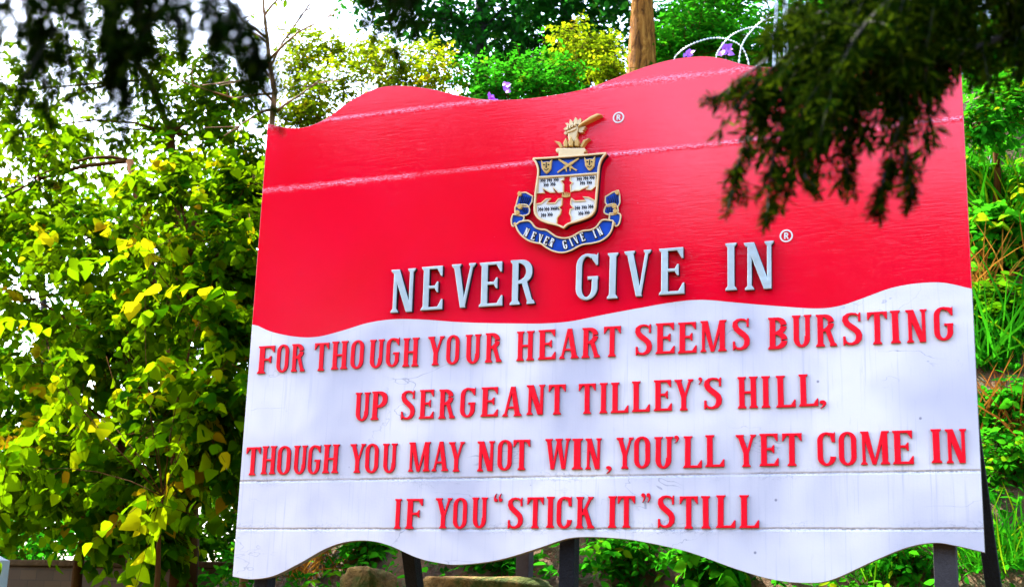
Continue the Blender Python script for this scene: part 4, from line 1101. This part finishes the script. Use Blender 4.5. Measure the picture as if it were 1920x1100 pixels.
m, t_, pb, N_o, L_o = new_mat('rubble_stone')
v_ = pos_vec(t_, (1, 1, 1))
br_ = N_o.new('ShaderNodeTexBrick'); br_.inputs['Scale'].default_value = 2.6; br_.inputs['Mortar Size'].default_value = .012
br_.inputs['Color1'].default_value = (.10, .05, .017, 1); br_.inputs['Color2'].default_value = (.045, .025, .011, 1); br_.inputs['Mortar'].default_value = (.02, .014, .008, 1)
mp_ = N_o.new('ShaderNodeMapping'); mp_.inputs['Rotation'].default_value = (R_(90), 0, 0); L_o.new(v_, mp_.inputs[0]); L_o.new(mp_.outputs[0], br_.inputs['Vector'])
L_o.new(mixc(t_, noise(t_, v_, 9, 6, .7), br_.outputs[0], (.085, .047, .018)), pb.inputs['Base Color']); pb.inputs['Roughness'].default_value = .95
L_o.new(bump(t_, mth(t_, 'ADD', br_.outputs['Fac'], noise(t_, v_, 20, 5, .7)), -.6, .02), pb.inputs['Normal'])
wl = at(-160, 1048, 3.0); wr = at(440, 1066, 3.0)
root = empty('stone_wall', ((wl.x + wr.x) / 2, 3.0, gz((wl.x + wr.x) / 2, 3)), 'low brown rubble stone wall behind the trees at the lower left', 'wall')
mb = MB(); mb.box((wl.x, 2.85, -.2), (wr.x, 3.15, wl.z - .06)); mb.build('wall_body', m, root, bevel=.012)
mb = MB(); mb.box((wl.x - .02, 2.82, wl.z - .058), (wr.x + .02, 3.18, wl.z)); mb.build('coping', plain('coping_stone', (.075, .042, .018), .95, var=.6, bmp=.9, spec=.05), root, bevel=.015)
p = at(0, 1050, 2.6)
mb = MB(); mb.box((p.x - .12, 2.55, gz(p.x, 2.6) - .2), (p.x + .045, 2.68, p.z + .0)); mb.add([(p.x - .12, 2.55, p.z + .001), (p.x + .045, 2.55, p.z + .001), (p.x + .045, 2.68, p.z + .001), (p.x - .12, 2.68, p.z + .001), (p.x - .04, 2.61, p.z + .05)], [(0, 1, 4), (1, 2, 4), (2, 3, 4), (3, 0, 4), (3, 2, 1, 0)])
o = mb.build('marker_post', MAT['whitepost']); tag(o, 'bluish white marker post at the lower left end of the stone wall', 'post')

# ------------------------------------------------------------------ razor wire and its posts
RW = 4.9
pa = at(1290, 95, RW); pb_ = at(1520, 62, RW)
root = empty('razor_wire', (pa.x, RW, pa.z - .2), 'looping coil of silvery razor wire along the crest of the bank', 'razor wire')
arcs = [[(1246, 190, 4.7), (1262, 118, 4.75), (1275, 98, 4.8), (1300, 82, 4.9), (1335, 72, 5.0), (1366, 75, 5.05), (1392, 90, 5.1), (1405, 130, 5.1), (1395, 180, 5.0)],
        [(1330, 190, 4.7), (1341, 115, 4.75), (1351, 90, 4.8), (1370, 68, 4.9), (1396, 55, 5.0), (1425, 52, 5.05), (1450, 70, 5.1), (1462, 110, 5.1), (1450, 170, 5.0)],
        [(1380, 190, 4.7), (1386, 112, 4.75), (1392, 84, 4.8), (1406, 62, 4.9), (1430, 40, 5.0), (1462, 34, 5.05), (1490, 60, 5.1), (1500, 120, 5.1)]]
for path in arcs:
    pts = [Vector(q) for q in smooth_3([np.array(at(*q)) for q in path], 17)]
    cmb = MB(); cmb.tube(pts, [.0125 if i % 3 == 1 else .004 for i in range(len(pts))], 5)
    cmb.build('coil', MAT['wire'], root)
for k, (px, y0, y1, w_, lab) in enumerate(((1472, -40, 60, .05, 'white fence post rising out of feathery shrubs behind the razor wire'), (1442, 5, 100, .035, 'thin leaning white fence post just right of the wire coils'), (1846, -30, 70, .035, 'grey wire fence post beyond the top right corner of the board'))):
    Yp = 6.0 if k < 2 else 4.6
    a, b = at(px + (14 if k == 1 else 0), y0, Yp), at(px, y1, Yp)
    mb = MB(); mb.beam((b.x, b.y, gz(b.x, b.y) - .2), a, w_, w_)
    o = mb.build('fence_post', MAT['whitepost'], bevel=.005); tag(o, lab, 'post', 'wire fence posts')
root = empty('wire_fence', tuple(at(1846, 60, 4.7)), 'slack wires strung across the top right corner beyond the board', 'fence')
for (a, b, c) in (((1800, 66), (1850, 40), (1940, 0)), ((1800, 40), (1850, 20), (1940, 30)), ((1800, 10), (1850, 25), (1940, 60))):
    mb = MB(); mb.tube([at(*a, 4.7), at(*b, 4.7), at(*c, 4.7)], .006, 5); mb.build('wire', MAT['wire'], root)

def flower(px, py, Y, label, r=.05):
    c = at(px, py, Y); root = empty('wild_flower', (c.x, c.y, c.z), label, 'flower', 'violet flowers above the board')
    mb = MB(); mb.tube([(c.x, c.y + .02, c.z - .45), (c.x + .02, c.y + .02, c.z - .2), (c.x, c.y + .01, c.z)], [.004, .003, .003], 5); mb.build('stem', MAT['bark'], root)
    nb = 11; a = RNG.uniform(0, 6.28, nb)
    dv = np.stack([np.cos(a), np.full(nb, -.4), np.sin(a)], 1)
    P0 = np.array(c) + RNG.normal(0, .018, (nb, 3))
    leaves('petals', MAT['flower'], root, P0, dv, np.tile([0, -1, .2], (nb, 1)) + RNG.normal(0, .2, (nb, 3)), np.full(nb, r), np.full(nb, .5), 'heart')
flower(1360, 96, 5.2, 'larger violet flower under the razor wire loops', .075)
flower(1294, 101, 5.2, 'small violet flower at the crest of the second hump')
flower(950, 162, 2.9, 'violet flower above the middle dip of the board')
flower(921, 186, 1.2, 'tiny violet flower touching the top edge of the board at the middle dip', .035)

# ------------------------------------------------------------------ overhanging conifers close to the camera
def conifer(label, trunk, tr_r, boughs, Y0, seg, L, need, tint, hangk, nbr=9, rad=.012, side_len=.35, dens=2, tips=()):
    root = empty('conifer', tuple(trunk[0]), label, 'tree', 'conifers overhanging the view')
    mb = MB(); mb.tube(trunk, [tr_r, tr_r * .9, tr_r * .8, tr_r * .6], 9); mb.build('trunk', MAT['bark_dark'], root, smooth=True)
    bo = MB(); PP = []; DD = []; SS = []
    for path in list(boughs) + list(tips):
        tip = path in tips
        pts = [np.array(at(x, y, Y)) for x, y, Y in path]
        sm = [np.array(q) for q in smooth_3(pts, seg)]
        start = np.array(trunk[2]) if np.linalg.norm(sm[0] - np.array(trunk[2])) < np.linalg.norm(sm[0] - np.array(trunk[1])) else np.array(trunk[1])
        if tip: bo.tube(sm, np.linspace(rad * .4, rad * .12, len(sm)), 4)
        else: bo.tube([start] + sm, [rad * 2.2] + list(np.linspace(rad * 1.5, rad * .35, len(sm))), 5)
        for i in range(2, len(sm)):
            tg = unit((sm[i] - sm[i - 1])[None])[0]
            for s_ in range(1 if tip else dens):
                d0 = unit((tg * RNG.uniform(.2, .9) + np.array([0, 0, -1]) * hangk * RNG.uniform(.5, 1.2) + RNG.normal(0, .45, 3))[None])[0]
                l = L * RNG.uniform(.5, 1.25) * (.27 if tip else 1)
                st = sm[i] + (sm[i - 1] - sm[i]) * RNG.uniform(0, 1)
                sp = [st + d0 * l * f + np.array([0, 0, -.35 * l * f * f]) for f in np.linspace(0, 1, nbr)]
                bo.tube(sp[::2], np.linspace(rad * .3, rad * .1, len(sp[::2])), 3)
                for j in range(1, nbr):
                    ax = unit((sp[j] - sp[j - 1])[None])[0]
                    sd = unit(np.cross(ax, np.array([.3, 1, .2]) + RNG.normal(0, .4, 3))[None])[0] * (1 if j % 2 else -1)
                    bd = unit((ax * .8 + sd * .75 + np.array([0, 0, -.25]))[None])[0]
                    bl = l * side_len * (1.3 if tip else 1) * (1.15 - j / nbr) * RNG.uniform(.6, 1.2)
                    for q in np.linspace(.1, 1, 6):
                        for sgn in (1, -1):
                            PP.append(sp[j] + bd * bl * q); nd = bd * .8 + sgn * np.cross(bd, np.array([.2, 1, .1])) * .65 + RNG.normal(0, .15, 3); DD.append(nd); SS.append(need * RNG.uniform(.6, 1.2) * (.55 if tip else 1))
                    PP.append(sp[j]); DD.append(ax); SS.append(need * (.5 if tip else 1))
    bo.build('boughs', MAT['bark_dark'], root, smooth=True)
    n = len(PP)
    leaves('needles', MAT['needle'], root, np.array(PP), np.array(DD), RNG.normal(0, .6, (n, 3)) + np.array([0, -.3, 1]), np.array(SS), np.clip(RNG.normal(tint, .25, n), 0, 1), 'needle_leaf', droop=.1, fold=.05)
    return root
Yc = -4.9
tb = at(2480, 900, -4.4); tk = [gpt(tb.x, -4.4, -.2), Vector((tb.x, -4.4, 2.4)), Vector((tb.x - .03, -4.4, 3.3)), Vector((tb.x, -4.4, 6.5))]
conifer('dark conifer bough hanging out of focus across the upper right of the red panel', tk, .14,
        [[(2150, -192, -4.6), (1850, -112, -4.8), (1640, -22, -4.9), (1560, 40, -5.0), (1520, 80, -5.0)],
         [(2150, -122, -4.6), (1870, -32, -4.8), (1660, 38, -4.9), (1500, 88, -5.0), (1430, 148, -5.0)],
         [(2150, -62, -4.6), (1920, -12, -4.7), (1770, 48, -4.8), (1690, 128, -4.9)],
         [(2150, -40, -4.6), (1900, 60, -4.8), (1720, 130, -4.9), (1570, 175, -5.0), (1500, 215, -5.0)],
         [(2100, -212, -4.5), (1780, -122, -4.7), (1560, -42, -4.8), (1480, 18, -4.8)],
         [(2050, -212, -4.7), (1780, -82, -5.0), (1640, 28, -5.1), (1570, 118, -5.1)],
         [(2100, -142, -4.7), (1850, -62, -4.9), (1700, -2, -5.0), (1650, 88, -5.0)],
         [(2100, -202, -4.7), (1850, -122, -4.9), (1650, -42, -5.0), (1540, 58, -5.0)]], Yc, 6, .14, .034, .5, .6, dens=2, rad=.007, side_len=.42,
        tips=[[(1480, 100, -5.0), (1420, 220, -5.0), (1385, 300, -5.0), (1374, 360, -5.0)], [(1500, 180, -5.0), (1455, 280, -5.0), (1442, 350, -5.0), (1440, 395, -5.0)],
              [(1540, 200, -5.05), (1515, 270, -5.05), (1508, 340, -5.05)], [(1600, 200, -5.0), (1590, 270, -5.0), (1588, 335, -5.0)],
              [(1690, 220, -5.0), (1670, 290, -5.0), (1655, 340, -5.0), (1650, 385, -5.0)], [(1690, 260, -5.0), (1705, 310, -5.0), (1712, 360, -5.0)],
              [(1440, 110, -5.0), (1385, 150, -5.0), (1345, 180, -5.0)]])
tb = at(-1500, 900, -5.4); tk = [gpt(tb.x, -5.4, -.2), Vector((tb.x, -5.4, 2.2)), Vector((tb.x + .03, -5.4, 3.2)), Vector((tb.x, -5.4, 6.0))]
conifer('nearest blurred conifer, black hanging strands at the top left corner against the sky', tk, .12,
        [[(-500, -260, -6.3), (-100, -140, -6.4), (150, -90, -6.45), (330, -60, -6.45), (430, 0, -6.45), (480, 60, -6.45)],
         [(-500, -200, -6.3), (-100, -60, -6.4), (60, 0, -6.4), (110, 60, -6.4)],
         [(-500, -240, -6.3), (-100, -120, -6.4), (140, -40, -6.4), (215, 40, -6.4), (235, 110, -6.4)],
         [(-300, -330, -6.3), (150, -250, -6.4), (420, -210, -6.4), (640, -150, -6.4), (755, -60, -6.4)],
         [(-300, -260, -6.3), (100, -140, -6.4), (230, -90, -6.4), (300, -30, -6.4)]], -6, 5, .10, .024, .2, 1.3, nbr=8, rad=.007, side_len=.3, dens=2,
        tips=[[(60, 60, -6.4), (80, 130, -6.4), (92, 210, -6.4)], [(215, 60, -6.4), (232, 140, -6.4), (238, 215, -6.4)], [(430, 0, -6.45), (470, 80, -6.45), (512, 130, -6.45)], [(300, -30, -6.4), (330, 30, -6.4), (345, 80, -6.4)]])

# woodland behind the viewpoint, mirrored in the gloss of the red panel
n = 6500
cx = RNG.uniform(-34, 12, n); hmax = np.interp(cx, [-34, -20, -14, -10, -6, 12], [16, 15.8, 15.4, 12.8, 11.0, 12.6]) + 0.7 * np.sin(cx * .9) + 0.5 * np.sin(cx * 2.3 + 1)
cz = hmax * RNG.uniform(0, 1, n) ** .7
P0 = np.stack([cx, RNG.uniform(-24, -20, n), cz], 1)
o = leaves('woodland', MAT['leaf_dark'], None, P0, RNG.normal(0, 1, (n, 3)) + np.array([0, .3, -.5]), RNG.normal(0, .5, (n, 3)) + np.array([0, 1, .3]), RNG.uniform(.8, 1.5, n), np.clip(RNG.normal(.05, .05, n), 0, 1), 'oval')
tag(o, 'dark woodland across the way from the board, seen as dull patches in its gloss', None, None, 'stuff')
